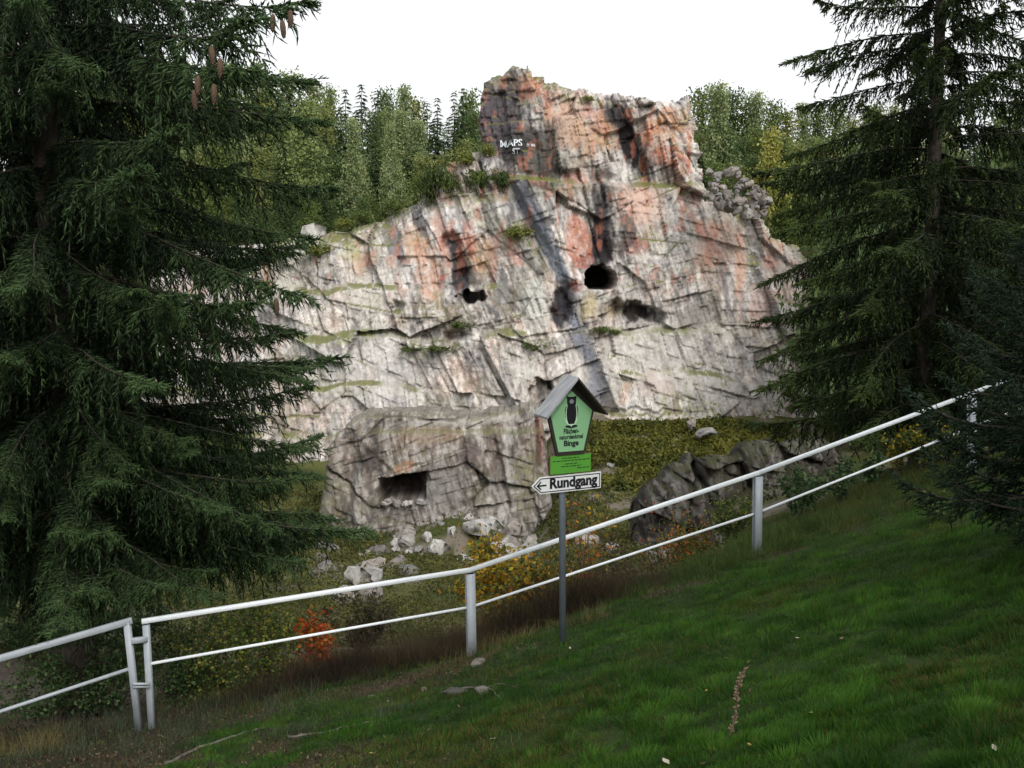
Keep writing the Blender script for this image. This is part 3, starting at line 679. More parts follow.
for x_ in list(range(60, 480, 15))+list(range(706, 1060, 15)):
    d_ = 112.5+rng.uniform(0, 3); c_ = W(x_+rng.uniform(-6, 6), 200, d_); far_tree('leafy_tree', c_.x, d_, float(ground_z(c_.x, d_))-.5, rng.uniform(3.2, 6.5), 'low bushy young tree along the cliff top '+('left' if x_ < 600 else 'right')+' of the crag', 'bushy trees along the cliff top', sx=.8)
forest(LP, 30, 486, [(119, 78, 19), (128, 50, 17), (139, 22, 15), (152, 0, 13)], 'left of the crag', [(.45, .3, .25), (.4, .2, .4), (.4, .15, .45), (.45, .2, .35)])
forest(RP, 692, 1080, [(119, 62, 20), (130, 34, 17), (146, 0, 14)], 'right of the crag', [(.3, .5, .2), (.45, .3, .25), (.55, .25, .2)])
for i in range(46):
    px_ = rng.uniform(826, 1090); d_ = rng.uniform(84, 116); c_ = W(px_, rng.uniform(150, 250), d_); g_ = float(ground_z(c_.x, d_)); k_ = rng.choice(['fir_tree', 'leafy_tree', 'birch_tree'], p=[.5, .35, .15])
    far_tree(k_, c_.x, d_, g_, max(5, c_.z-g_), {'fir_tree': 'dark fir', 'leafy_tree': 'bushy green tree', 'birch_tree': 'pale birch'}[k_]+' in the wood beyond the right end of the cliff', 'wood beyond the right end of the cliff')
def special(kind, px, pyt, d, label, var=None, sx=1.):
    c = W(px, pyt, d); gz = float(ground_z(c.x, d)); far_tree(kind, c.x, d, gz, c.z-gz, label, var=var, sx=sx)
special('birch_tree', 353, 118, 116, 'tall slim birch with a bare white trunk above the cliff crest', 1, .8)
special('birch_tree', 390, 122, 115, 'slender pale grey green birch beside the crest shrubs', 1, .7)
special('fir_tree', 463, 84, 140, 'dark pointed fir rising beside the left side of the crag', 0, .9)
special('yellow_tree', 772, 128, 114, 'yellowing tree above the broken blocks right of the crag')
special('birch_tree', 306, 100, 117, 'broad pale birch beside the left spruce branches', 0)
special('birch_tree', 719, 84, 128, 'tall thin birch just right of the crag')

# shrubs on the ledges and at the cliff foot
def shrub_proto(seed, c1, c2, n=900, leaf=.2, cone=False):
    rng = np.random.default_rng(seed); mb = MB()
    P = []
    for i in range(9):
        a = rng.uniform(0, 6.28); l = rng.uniform(.4, .9); e = np.array([l*math.cos(a), l*math.sin(a), rng.uniform(.5, 1.1)])
        mb.tube([(0, 0, -.15), e*.5+np.array([0, 0, .1]), e], [.03, .02, .008], 4, cap=False)
        P.append(e*.8+rng.normal(size=(n//9, 3))*np.array([.26, .26, .24]))
    P = np.concatenate(P); P[:, 2] = np.maximum(P[:, 2], .0)
    m = np.clip(rng.normal(.5, .25, (len(P), 1)), 0, 1)
    V, F, C = leaf_mesh(rng, P, leaf, c1*(1-m)+c2*m, .1)
    st = mb.mesh('stem', False, False); st.materials.append(M['twig']); fo = make_mesh('foliage', V, F, C); fo.materials.append(M['farleaf'])
    return st, fo
SH = [shrub_proto(21, lin(66, 82, 42)*.8, lin(112, 126, 66)*.8), shrub_proto(22, lin(94, 106, 50)*.8, lin(150, 154, 80)*.8), shrub_proto(23, lin(56, 72, 40)*.8, lin(96, 112, 62)*.8), shrub_proto(24, lin(130, 128, 40)*.7, lin(186, 176, 60)*.7)]
def shrub(px, py, d, w_, h_, var, label, group=None, ground=False):
    c = W(px, py, d); z = c.z
    y = d
    if d > 94 and not ground:
        y = float(o_surf['cliff'](c.x, c.z))-.1; c = W(px, py, y); z = c.z
    if ground: z = float(ground_z(c.x, y))
    o = empty('shrub', (c.x, y, z), rng.uniform(0, 6.28)); o.scale = (w_, w_, h_)
    link('stem', SH[var][0], None, o); link('foliage', SH[var][1], None, o)
    return tag(o, label, 'shrub', group)
for (px, py, w_, h_, v, l) in (
    (436, 194, 1.2, 2.6, 2, 'tall dark green bush on the left end of the terrace'), (452, 196, 1.0, 2.0, 0, 'green bush between the two large terrace bushes'), (478, 192, 1.5, 1.9, 0, 'broad dark green bush on the terrace left of the crag foot'),
    (500, 190, 1.1, 1.6, 2, 'dark green bush against the foot of the crag'), (428, 204, 1.0, 2.2, 2, 'narrow dark bush at the upper edge of the left crest'), (392, 214, 1.2, 1.3, 0, 'low green bush on the sloping crest left of the terrace'), (362, 226, 1.3, 1.3, 0, 'low green bush midway down the left crest'),
    (345, 228, 1.0, .8, 1, 'small olive bush near the perched boulder'), (466, 164, 1.2, 1.0, 1, 'olive bush on the hump left of the crag'), (488, 156, .9, 1.0, 1, 'yellow green bush below the graffiti'), (726, 210, .9, 1.6, 3, 'yellow green bush beside the broken blocks'),
    (520, 238, 1.4, .9, 1, 'olive tuft on the small ledge left of the blue grey dyke'), (440, 352, 1.6, .5, 0, 'dark moss cushion under the left overhang'), (412, 352, 1.2, .4, 0, 'moss cushion at the left end of the overhang ledge'), (462, 330, 1.2, .7, 0, 'dark tuft hanging beside the small cave'), (535, 350, 1.4, .6, 0, 'dark green cushion on the ledge above the signboard roof'),
    (600, 333, 1.0, .5, 0, 'small green cushion below the adit'), (615, 335, .7, .4, 0, 'tiny green cushion right of the one below the adit'), (828, 300, 1.5, 2.0, 3, 'yellow bush seen through the right spruce'), (588, 101, .7, .4, 1, 'grass tuft on the top edge of the crag'), (650, 109, .7, .4, 0, 'small bush on the top right of the crag'), (320, 256, 1.4, 1.0, 1, 'pale olive bush below the perched boulder')):
    shrub(px, py, 98, w_, h_, v, l)
# mossy bank and pit vegetation: uncountable ground cover
def cover(name, N, region, c1, c2, leaf, label, hgt=.5, seed=5):
    rng = np.random.default_rng(seed); (x0, x1), (y0, y1) = region
    px = rng.uniform(x0, x1, N); yy = rng.uniform(y0, y1, N); X = (px-512)/FPX*yy
    n = fbm(X*.25, yy*.25, seed+3); keep = n+.25*fbm(X*1.2, yy*1.2, seed+4) > .47+.12*rng.random(N)
    keep &= ~((np.abs(X+3.6) < 6.5) & (np.abs(yy-70) < 10) & (rng.random(N) < .9))
    X = X[keep]; Y = yy[keep]; n = n[keep]; Z = ground_z(X, Y)+rng.random(len(X))**1.5*hgt*(.4+n)
    m = np.clip(fbm(X*.8, Y*.8, seed+9)*1.4-.2+rng.normal(size=len(X))*.2, 0, 1)[:, None]
    leaf = (leaf*.0105*Y)[:, None] if False else leaf*np.clip(Y/60, .25, 1.3)[:, None]*.8
    V, F, C = leaf_mesh(rng, np.stack([X, Y, Z], -1), leaf, c1*(1-m)+c2*m, -.3)
    return tag(link(name, make_mesh(name, V, F, C), M['farleaf']), label, kind='stuff', cat=None)
cover('ground_cover', 60000, ((570, 790), (78, 96)), lin(64, 76, 32)*.7, lin(126, 124, 54)*.7, .34, 'mossy green and ochre ground cover on the bank under the cliff', .8, 5)
cover('pit_vegetation', 170000, ((100, 640), (18, 92)), lin(56, 68, 34)*.7, lin(124, 122, 66)*.7, .26, 'low green growth on the pit slope behind the railing', .55, 6)

cover('rim_vegetation', 60000, ((640, 1000), (19, 80)), lin(56, 66, 32)*.7, lin(118, 114, 58)*.7, .26, 'low olive growth beyond the upper railing on the right', .6, 7)

# ------------------------------------------------------------------ spruces
def branch_mesh(rng, L, a, b, up, ds, l2, tert, tl, nd, nl, nw, core, hang, c1, c2, wr=.006):
    """one spruce branch along +X: wood, hanging twigs, side shoots clad with needles"""
    S0 = []; S1 = []; SC_ = []
    t = np.linspace(0, 1, 16); wob = .05*L*np.sin(t*5+rng.uniform(0, 6))*t
    P = np.stack([L*t, wob, L*(a*t+b*t*t+up*t**3)], -1)
    wood = MB(); wood.tube(P, np.linspace(.007+wr*L*.6, .0025, 16), 5, cap=False)
    ns = max(6, int(L*.95/ds)); ts = np.clip(np.linspace(.05, 1, ns)+rng.uniform(-.4, .4, ns)/ns, 0, 1)
    B = np.stack([np.interp(ts, t, P[:, j]) for j in range(3)], -1); T = np.stack([np.interp(ts, t, g) for g in np.gradient(P, axis=0).T], -1)
    T /= np.linalg.norm(T, axis=1)[:, None]
    side = np.where(rng.random(ns) < .5, 1., -1.)[:, None]
    Sd = np.cross(T, np.array([0, 0, 1.])); Sd /= np.linalg.norm(Sd, axis=1)[:, None]; Sd = Sd*side*rng.uniform(.25, 1.15, (ns, 1))
    l = l2*(.26+.74*np.clip((1-ts)*2.4+.1, 0, 1))*rng.uniform(.5, 1.25, ns)*np.clip(.45+ts*1.2, .45, 1); l = l[:, None]
    hg = (hang*rng.uniform(.45, 1.15, ns)*np.clip((1-ts)*3.2, .12, 1))[:, None]
    NS = 6; s_ = np.linspace(0, 1, NS); fw = rng.uniform(.2, .8, ns)[:, None]
    Q = np.stack([B+l*(Sd*.6*(s-.42*hg*s*s)+T*fw*s*(1-.3*s*hg)-np.array([0, 0, 1.])*hg*(.12*s+.8*s*s)) for s in s_], 1)
    S0.append(Q[:, :-1].reshape(-1, 3)); S1.append(Q[:, 1:].reshape(-1, 3))
    tint = np.clip(.02+.62*ts**2.2+rng.normal(size=ns)*.2, 0, 1); SC_.append(np.repeat(tint, NS-1)+.2*np.tile(s_[1:], ns))  # shoot tips paler; needles near the trunk coloured darker for shade inside the crown
    sj = (np.arange(tert)+.5)/tert; k0 = sj*(NS-1); i0 = np.minimum(k0.astype(int), NS-2); fr = k0-i0
    bb = Q[:, i0]*(1-fr)[None, :, None]+Q[:, i0+1]*fr[None, :, None]; td = Q[:, i0+1]-Q[:, i0]; td /= np.linalg.norm(td, axis=2)[..., None]+1e-9
    rv = rng.normal(size=td.shape)+np.array([0, 0, .9]); pr = np.cross(td, rv); pr /= np.linalg.norm(pr, axis=2)[..., None]+1e-9
    dv = td*.72+pr*.68+np.array([0, 0, -.15]); ln = (tl*(1.1-.5*sj)[None, :]*rng.uniform(.5, 1.3, (ns, tert))*np.clip(l/l2+.35, .4, 1))[..., None]
    S0.append(bb.reshape(-1, 3)); S1.append((bb+dv*ln).reshape(-1, 3)); SC_.append(np.repeat(tint, tert)+.3*rng.random(ns*tert))
    k = t[:-1] > .5; S0.append(P[:-1][k]); S1.append(P[1:][k]); SC_.append(np.full(k.sum(), .7))
    S0 = np.concatenate(S0); S1 = np.concatenate(S1); tn = np.clip(np.concatenate(SC_), 0, 1.2)
    ln = np.linalg.norm(S1-S0, axis=1); cnt = np.maximum(3, (ln*nd).astype(int)); ix = np.repeat(np.arange(len(S0)), cnt); n = len(ix)
    ax = (S1-S0)/(ln[:, None]+1e-9); A_ = ax[ix]; u = rng.random(n)[:, None]; p = S0[ix]*(1-u)+S1[ix]*u
    r = rng.normal(size=(n, 3)); r -= A_*(r*A_).sum(1)[:, None]; r /= np.linalg.norm(r, axis=1)[:, None]+1e-9
    d = A_*.72+r*.7; sdv = np.cross(d, rng.normal(size=(n, 3))); sdv /= np.linalg.norm(sdv, axis=1)[:, None]+1e-9
    V1 = np.stack([p-sdv*nw*.5, p+d*nl*rng.uniform(.75, 1.2, n)[:, None], p+sdv*nw*.5], 1).reshape(-1, 3)
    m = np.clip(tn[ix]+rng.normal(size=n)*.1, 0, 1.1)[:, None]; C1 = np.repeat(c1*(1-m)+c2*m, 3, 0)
    q = np.cross(ax, rng.normal(size=ax.shape)); q /= np.linalg.norm(q, axis=1)[:, None]+1e-9; q2 = np.cross(ax, q); N2 = len(ax)
    mid = S0*.62+S1*.38; r3 = core*rng.uniform(.7, 1.25, N2)[:, None]
    V2 = np.stack([S0-ax*core*.4]+[mid+r3*(q*math.cos(k*2.0944)+q2*math.sin(k*2.0944)) for k in range(3)]+[S1+ax*core*.6], 1).reshape(-1, 3)
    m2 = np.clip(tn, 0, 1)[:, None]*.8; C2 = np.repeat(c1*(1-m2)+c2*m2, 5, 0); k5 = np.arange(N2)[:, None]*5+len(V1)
    F2 = [k5+np.array([[0, x, y]]) for x, y in ((2, 1), (3, 2), (1, 3))]+[k5+np.array([[4, x, y]]) for x, y in ((1, 2), (2, 3), (3, 1))]
    Vw = np.concatenate(wood.V); Fw = np.concatenate(wood.F); Fw = np.concatenate([Fw[:, [0, 1, 2]], Fw[:, [0, 2, 3]]])+len(V1)+len(V2)
    V = np.concatenate([V1, V2, Vw]); F = np.concatenate([np.arange(len(V1)).reshape(-1, 3)]+F2+[Fw]); C = np.concatenate([C1, C2, np.tile(np.array([[.05, .04, .03]]), (len(Vw), 1))])
    me = make_mesh('branch', V, F, C); me.materials.append(M['needle']); me.materials.append(M['bark'])
    mi = np.zeros(len(F), dtype=np.int32); mi[-len(Fw):] = 1; me.polygons.foreach_set('material_index', mi)
    BR_CURVE[me.name] = P
    return me, L
BR_CURVE = {}
def branch_set(seed, n, L, **k):
    r = np.random.default_rng(seed); out = []
    for i in range(n): out.append(branch_mesh(r, L, r.uniform(-.02, .14), -.62*r.uniform(.75, 1.1), k['up']*r.uniform(.7, 1.3), **{q: v for q, v in k.items() if q != 'up'}))
    return out
def trunk_mesh(H, base_z, r0):
    mb = MB(); tz = np.linspace(base_z, H, 12); mb.tube(np.stack([.03*np.sin(tz*.6), .03*np.cos(tz*.5), tz], -1), r0*np.linspace(1, .06, 12)**.9*np.where(np.arange(12) == 0, 1.25, 1), 14)
    me = mb.mesh('trunk', True, False); me.materials.append(M['bark']); return me
def spruce_tree(loc, label, protos, trunk, H, zlo, zhi, Lf, nb, seed, gap=0., scale=1., rz=0., rise=.25, group=None, skip=None, bias=1.):
    r = np.random.default_rng(seed); o = empty('spruce_tree', loc, rz); o.scale = (scale,)*3
    link('trunk', trunk, None, o)
    for i in range(nb):
        h = zlo+(zhi-zlo)*((i+r.random())/nb)**bias; phi = i*2.39996+r.uniform(-.4, .4); L = Lf(h)*r.uniform(.72, 1.12); g = r.random(); tl_ = r.uniform(-.12, .12); rl = r.uniform(-.15, .15)
        me, L0 = protos[r.integers(len(protos))]
        if g < gap or (skip and skip(h, phi, L)): continue
        c = link('branch', me, None, o); k = L/L0*(.68 if skip and h < 4.2 and math.sin(phi) < -.35 else 1); c.location = (0, 0, h); c.scale = (k, max(k, .75), max(k, .7))
        c.rotation_euler = (rl, tl_-rise*np.clip(h/H, 0, 1), phi)
    return tag(o, label, 'spruce', group)
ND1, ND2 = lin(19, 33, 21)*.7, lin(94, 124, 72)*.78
# the big spruce on the left
lx, ly = -5.0, 11.0; lz = float(ground_z(lx, ly))
def LfA(h): return 3.3*np.interp(h, [0, 1.6, 2.6, 3.8, 5.2, 6.5, 9, 12, 18], [.5, .74, .94, .96, .93, .84, .80, .64, .1])
setA = branch_set(77, 7, 3.3, up=.34, ds=.036, l2=.82, tert=13, tl=.16, nd=100, nl=.022, nw=.0044, core=.0105, hang=.98, c1=ND1, c2=ND2)
trA = trunk_mesh(18, -.3, .2)
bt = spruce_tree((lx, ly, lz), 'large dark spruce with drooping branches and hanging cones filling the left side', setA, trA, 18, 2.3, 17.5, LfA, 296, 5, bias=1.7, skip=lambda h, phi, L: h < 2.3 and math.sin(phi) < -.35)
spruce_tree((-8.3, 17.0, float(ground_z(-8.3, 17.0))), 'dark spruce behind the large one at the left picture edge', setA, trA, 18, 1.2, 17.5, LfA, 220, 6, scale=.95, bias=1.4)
rs = np.random.default_rng(78)
def cone_mesh():
    mb = MB(); n = 13; L = .14
    prof = [(.006, 0), (.016, .01), (.021, .03), (.023, .06), (.021, .09), (.016, .12), (.008, .138), (.001, .142)]
    mb.tube([(0, 0, -z) for r, z in prof], [r for r, z in prof], 9)
    for i in range(46):                                              # overlapping scales
        z = .008+.128*i/46; r = np.interp(z, [p[1] for p in prof], [p[0] for p in prof]); a = i*2.4
        c = np.array([math.cos(a), math.sin(a), 0]); t = np.array([-math.sin(a), math.cos(a), 0])
        p = c*r*.9+np.array([0, 0, -z]); w_ = .009
        mb.add([p-t*w_, p+t*w_, p+c*.006+np.array([0, 0, -.014])], [(0, 1, 2)])
    me = mb.mesh('cone', False, False); me.materials.append(M['cone']); return me
CM = cone_mesh()
def cone(px, py, d, parent, s=1.3, tilt=.1):
    c = W(px, py, d); o = link('cone', CM, None, parent); pl = parent.location
    o.location = (c.x-pl.x, c.y-pl.y, c.z-pl.z); o.scale = (s,)*3; o.rotation_euler = (rs.uniform(-tilt, tilt), rs.uniform(-tilt, tilt), rs.uniform(0, 6))
def cone_branch(px, py, d, var, t=.8):
    c = W(px, py, d)-bt.location; me = setA[var][0]; P = BR_CURVE[me.name]; i = int(t*15); r = math.hypot(c.x, c.y); k = r/P[i, 0]
    o = link('branch', me, None, bt); o.scale = (k, k, k); o.location = (0, 0, c.z-k*P[i, 2]); o.rotation_euler = (0, 0, math.atan2(c.y, c.x)-math.atan2(P[i, 1], P[i, 0]))
cone_branch(214, 36, 9.3, 1, .86); cone_branch(284, 5, 9.8, 3, .95); cone_branch(198, 68, 9.1, 5, .86); cone_branch(277, 288, 9.6, 2, .95)
for (px, py, d) in ((211, 46, 8.6), (220, 58, 8.6), (214, 84, 8.5), (198, 76, 8.5), (194, 90, 8.5), (273, 14, 9.5), (282, 20, 9.45), (290, 10, 9.5), (276, 298, 9.3)): cone(px, py, d, bt, 1.15)

# the open spruce on the right behind the railing
rx_, ry_ = W(921, 420, 18).x, 18.0; rz_ = float(ground_z(rx_, ry_))
def LfB(h): return 2.95*np.interp(h, [0, 1, 3, 6, 9, 12, 15.5], [.8, .95, 1, .98, .85, .6, .08])
setB = branch_set(81, 8, 2.9, up=.32, ds=.042, l2=.78, tert=10, tl=.18, nd=60, nl=.03, nw=.008, core=.016, hang=1.05, c1=lin(22, 38, 25)*.72, c2=lin(98, 118, 56)*.78)
trB = trunk_mesh(15.5, -.4, .165)
spruce_tree((rx_, ry_, rz_), 'tall open spruce with its trunk showing, behind the railing on the right', setB, trB, 15.5, .9, 15.3, LfB, 165, 81, bias=1.35)
spruce_tree((13.4, 25.5, float(ground_z(13.4, 25.5))-.2), 'dark spruce beyond the railing at the right picture edge', setB, trB, 15.5, .9, 15.3, LfB, 150, 82, scale=.8)
spruce_tree((11.6, 24.2, float(ground_z(11.6, 24.2))-.2), 'small dark spruce between the open spruce and the right picture edge', setB, trB, 15.5, .9, 15.3, LfB, 140, 84, scale=.5)
spruce_tree((16.2, 30, float(ground_z(16.2, 30))-.2), 'farthest dark spruce behind the right picture edge', setB, trB, 15.5, .9, 15.3, LfB, 120, 83, scale=.72)
for i, (x_, y_) in enumerate(((11.0, -.5), (13.5, -6), (16, 3), (9.5, -11))):  # out-of-view spruces added only to throw shade on the lawn
    spruce_tree((x_, y_, float(ground_z(x_, y_))-.2), 'tall unseen spruce added behind the viewer to shade the lawn', setB, trB, 15.5, 2.2, 15.3, LfB, 95, 90+i, scale=1.15, group='added shade spruces behind the viewer')
# dense young spruce at the right edge, on this side of the railing
yx, yy_ = 4.02, 6.95; yz = float(ground_z(yx, yy_))
def LfC(h): return .85*np.interp(h, [0, .25, .7, 1.3, 1.8, 2.2], [.85, 1, .95, .72, .36, .06])
setC = branch_set(84, 5, .75, up=.55, ds=.022, l2=.26, tert=7, tl=.075, nd=150, nl=.016, nw=.0032, core=.006, hang=.35, c1=lin(24, 42, 30)*.7, c2=lin(64, 88, 56)*.7, wr=.009)
spruce_tree((yx, yy_, yz), 'dense young spruce cut by the right picture edge in front of the railing', setC, trunk_mesh(2.2, -.1, .035), 2.2, .05, 2.15, LfC, 135, 85, scale=1.28)

# ------------------------------------------------------------------ railing and gate
RH = 1.0
base = [W(152, 727, 9.3), W(472, 663, 10.7), W(757, 558, 12.0), W(973, 470, 13.3)]
dirn = (base[3]-base[2]).normalized(); base.append(base[3]+dirn*3.5)
top = [W(146, 622, 9.3), W(470, 571, 10.7), W(758, 474, 12.0), W(972, 394, 13.3)]; top.append(top[3]+dirn*3.5)
A = np.array
fr = empty('railing', base[1]); tag(fr, 'white painted metal railing climbing the slope to the right', 'railing')
def local(mb, name, mat, parent):
    V = np.concatenate(mb.V); mb.V = [V-A(parent.location)]
    o = link(name, mb.mesh(name, False, False), M[mat], parent); return o
alongs = []
for i, (b, t) in enumerate(zip(base, top)):
    mb = MB(); gzv = float(ground_z(b.x, b.y))
    bb = A(b); bb[2] = min(b.z, gzv)-.25; tt = A(t)-A([0, 0, .03])
    tt[1] += .0
    if i == 0: mb.bar(bb, tt, .06, .06, (0, 1, 0))
    else:
        yaw = .30; sd = A([math.cos(yaw), math.sin(yaw), 0]); fw = A([-math.sin(yaw), math.cos(yaw), 0])
        prof = [(-.05, -.03), (.05, -.03), (.05, .03), (-.05, .03), (-.05, .022), (.0, .022), (.042, .022), (.042, -.022), (-.05, -.022)]
        mb.prism(bb, tt, sd, fw, [(-.05, -.035), (.05, -.035), (.05, -.025), (-.05, -.025)])
        mb.prism(bb+sd*.0, tt, sd, fw, [(.038, -.0245), (.0495, -.0245), (.0495, .0245), (.038, .0245)])
        mb.prism(bb, tt, sd, fw, [(-.05, .025), (.05, .025), (.05, .035), (-.05, .035)])
    local(mb, 'post', 'galv', fr)
for i in range(4):
    mb = MB(); p, q = A(top[i]), A(top[i+1]); d = (q-p)/np.linalg.norm(q-p)
    mb.bar(p-d*(.04 if i == 0 else 0)+A([0, 0, .012]), q+d*.0+A([0, 0, .012]), .05, .045); local(mb, 'top_rail', 'white', fr)
low = [(149, 664), (471, 607), (757, 513), (960, 432)]
lw = [A(W(px, py, [9.3, 10.7, 12.0, 13.3][k])) for k, (px, py) in enumerate(low)]
lw.append(lw[3]+A(dirn)*3.5)
for i in range(4):
    mb = MB(); mb.tube([lw[i], lw[i+1]], .0155, 10); local(mb, 'lower_rail', 'white', fr)
# gate leaf on the left
gp_b, gp_t = W(139, 730, 9.2), W(127, 622, 9.2)
gate = empty('gate', gp_b); tag(gate, 'pale grey metal gate leaf left of the railing end, under the spruce', 'gate')
gl = W(-110, 690, 8.6); gl2 = W(-110, 748, 8.6)
mb = MB(); mb.bar(A(gp_b)-A([0, 0, .02]), A(gp_t), .06, .06, (0, 1, 0)); local(mb, 'post', 'galv', gate)
mb = MB(); e = A(W(130, 623, 9.2)); g0 = A(gl); dd = (e-g0)/np.linalg.norm(e-g0); mb.bar(g0, e+dd*.02+A([0, 0, .02]), .05, .06); local(mb, 'top_rail', 'galv', gate)
mb = MB(); mb.tube([A(gl2), A(W(132, 668, 9.2))], .018, 10); local(mb, 'lower_rail', 'galv', gate)
mb = MB(); mb.bar(A(W(131, 641, 9.19)), A(W(147, 639, 9.28)), .05, .055); local(mb, 'hinge', 'galv', gate)
mb = MB(); mb.tube([A(W(133, 684, 9.14)), A(W(150, 684, 9.22))], .014, 8); local(mb, 'latch', 'galv', gate)
mb = MB(); mb.tube([A(W(133, 687, 9.14)), A(W(150, 687, 9.22))], .008, 8); local(mb, 'latch', 'galv', gate)

# ------------------------------------------------------------------ signpost
SD = 10.
for _ in range(40):
    c_ = W(565, 643, SD); SD += (c_.z-float(ground_z(c_.x, c_.y)))*1.2
sb = W(563, 643, SD); sbz = float(ground_z(sb.x, sb.y)); YAW = R(24)
sgn = empty('signpost', (sb.x, sb.y, sbz)); tag(sgn, 'grey metal signpost carrying a green reserve sign and a white arrow sign', 'signpost')
ux = A([math.cos(YAW), math.sin(YAW), 0]); un = A([math.sin(YAW), -math.cos(YAW), 0]); uz = A([0, 0, 1.])
mpp = SD/FPX                                                      # metres a pixel at the sign
topz = W(563, 388, SD).z-sbz
mb = MB(); mb.tube([(0, 0, -.3), (-.015, 0, topz*.5), (-.04, 0, topz)], .034, 14)
link('pole', mb.mesh('pole', True, False), M['pole'], sgn)
def brd(name, pts, depth0, depth1, mat, parent, bev=0):
    """plate of outline pts (across, up) between two distances in front of the pole axis"""
    V = []; n = len(pts)
    for dpt in (depth0, depth1):
        for a, b in pts: V.append(ux*a+uz*b+un*dpt)
    mb = MB(); F = [(i, (i+1) % n, n+(i+1) % n, n+i) for i in range(n)]
    mb.add(V, F)
    import bmesh
    me = bpy.data.meshes.new(name); fl = [tuple(f) for f in F]+[tuple(range(n-1, -1, -1)), tuple(range(n, 2*n))]
    me.from_pydata([tuple(v) for v in V], [], fl); bm = bmesh.new(); bm.from_mesh(me); bmesh.ops.recalc_face_normals(bm, faces=bm.faces); bm.to_mesh(me); bm.free()
    return link(name, me, M[mat], parent)
def zz(py): return W(565, py, SD).z-sbz
CY = math.cos(YAW)
def aa(px): return (px-565)*mpp/CY
# pale green pentagon on a dark board under a pitched roof
ca = aa(568)
za, zs, zb_ = zz(390), zz(412.5), zz(450)
board = brd('sign_board', [(ca-.255, zs+.03), (ca-.15, zb_-.035), (ca+.15, zb_-.035), (ca+.255, zs+.03), (ca, za+.06)], .04, .075, 'darkwood', sgn)
board['label'] = 'dark wooden backing board of the green sign'
face = brd('sign_face', [(ca-.225, zs+.02), (ca-.135, zb_), (ca+.135, zb_), (ca+.225, zs+.02), (ca, za)], .0755, .084, 'green', board)
face['label'] = 'pale green five sided sign face with black owl'
roof = None
rp = [(ca, za+.145), (ca-.325, zs), (ca-.325, zs-.02), (ca, za+.12)]
rl = brd('roof', rp, -.06, .22, 'zinc', sgn); rl['label'] = 'grey weathered left roof slope of the sign'
rr = brd('roof', [(ca+.001, za+.145), (ca+.001, za+.12), (ca+.325, zs-.02), (ca+.325, zs)], -.06, .22, 'darkwood', sgn); rr['label'] = 'dark right roof slope of the sign'
# owl emblem
oy = (zz(397)+zz(423))/2-.005; oh = .29
def ell(cx, cy, rx, ry, n=20, a0=0, a1=2*math.pi): return [(ca+cx+rx*math.cos(a0+(a1-a0)*k/n), oy+cy+ry*math.sin(a0+(a1-a0)*k/n)) for k in range(n)]
brd('emblem_outline', ell(0, -.02, .074, .125, 24), .085, .0855, 'pale', face)
hd = [(-.055, .155), (-.035, .145), (0, .142), (.035, .145), (.055, .155), (.05, .125), (.046, .06), (-.046, .06), (-.05, .125)]
brd('owl_head', [(ca+a, oy+b) for a, b in hd], .0862, .0872, 'black', face)
brd('owl_face', ell(0, .098, .024, .022, 12), .0874, .088, 'grey', face)
brd('owl_body', [(ca+a, oy+b) for a, b in [(-.04, .068), (.04, .068), (.052, .02), (.054, -.03), (.045, -.085), (.03, -.12), (-.03, -.12), (-.045, -.085), (-.054, -.03), (-.052, .02)]], .0862, .087, 'black', face)
for sgn_ in (-1, 1):
    wing = [(.05, .058), (.062, .05), (.072, .01), (.070, -.04), (.058, -.08), (.064, -.03), (.062, .01)]
    brd('owl_wing', [(ca+sgn_*a, oy+b) for a, b in (wing if sgn_ > 0 else wing[::-1])], .0862, .0869, 'black', face)
    brd('owl_foot', [(ca+sgn_*.035+.032*math.cos(q*math.pi/6), oy-.142+.012*math.sin(q*math.pi/6)) for q in range(12)], .0862, .0869, 'black', face)
brd('owl_perch', [(ca-.03, oy-.16), (ca+.03, oy-.16), (ca+.03, oy-.149), (ca-.03, oy-.149)], .0862, .0868, 'black', face)
def put_text(body, a, z, size, depth, parent, width=None, bold=.02, name='lettering'):
    me = text_mesh(body, size, bold*size, name); me.materials.clear(); me.materials.append(M['black'])
    n = len(me.vertices); co = np.zeros(n*3, dtype=np.float32); me.vertices.foreach_get('co', co); co = co.reshape(-1, 3)
    co[:, 0] -= (co[:, 0].max()+co[:, 0].min())/2
    if width: co[:, 0] *= width/(co[:, 0].max()-co[:, 0].min())
    V = ux*(a+co[:, 0:1])+uz*(z+co[:, 1:2])+un*depth
    me.vertices.foreach_set('co', V.astype(np.float32).ravel()); me.update()
    return link(name, me, None, parent)
put_text('Flächen-', ca, zz(430), .068, .0862, face, .165, .03)
put_text('naturdenkmal', ca, zz(435.6), .062, .0862, face, .255, .03)
put_text('Binge', ca, zz(442), .076, .0862, face, .16, .035)
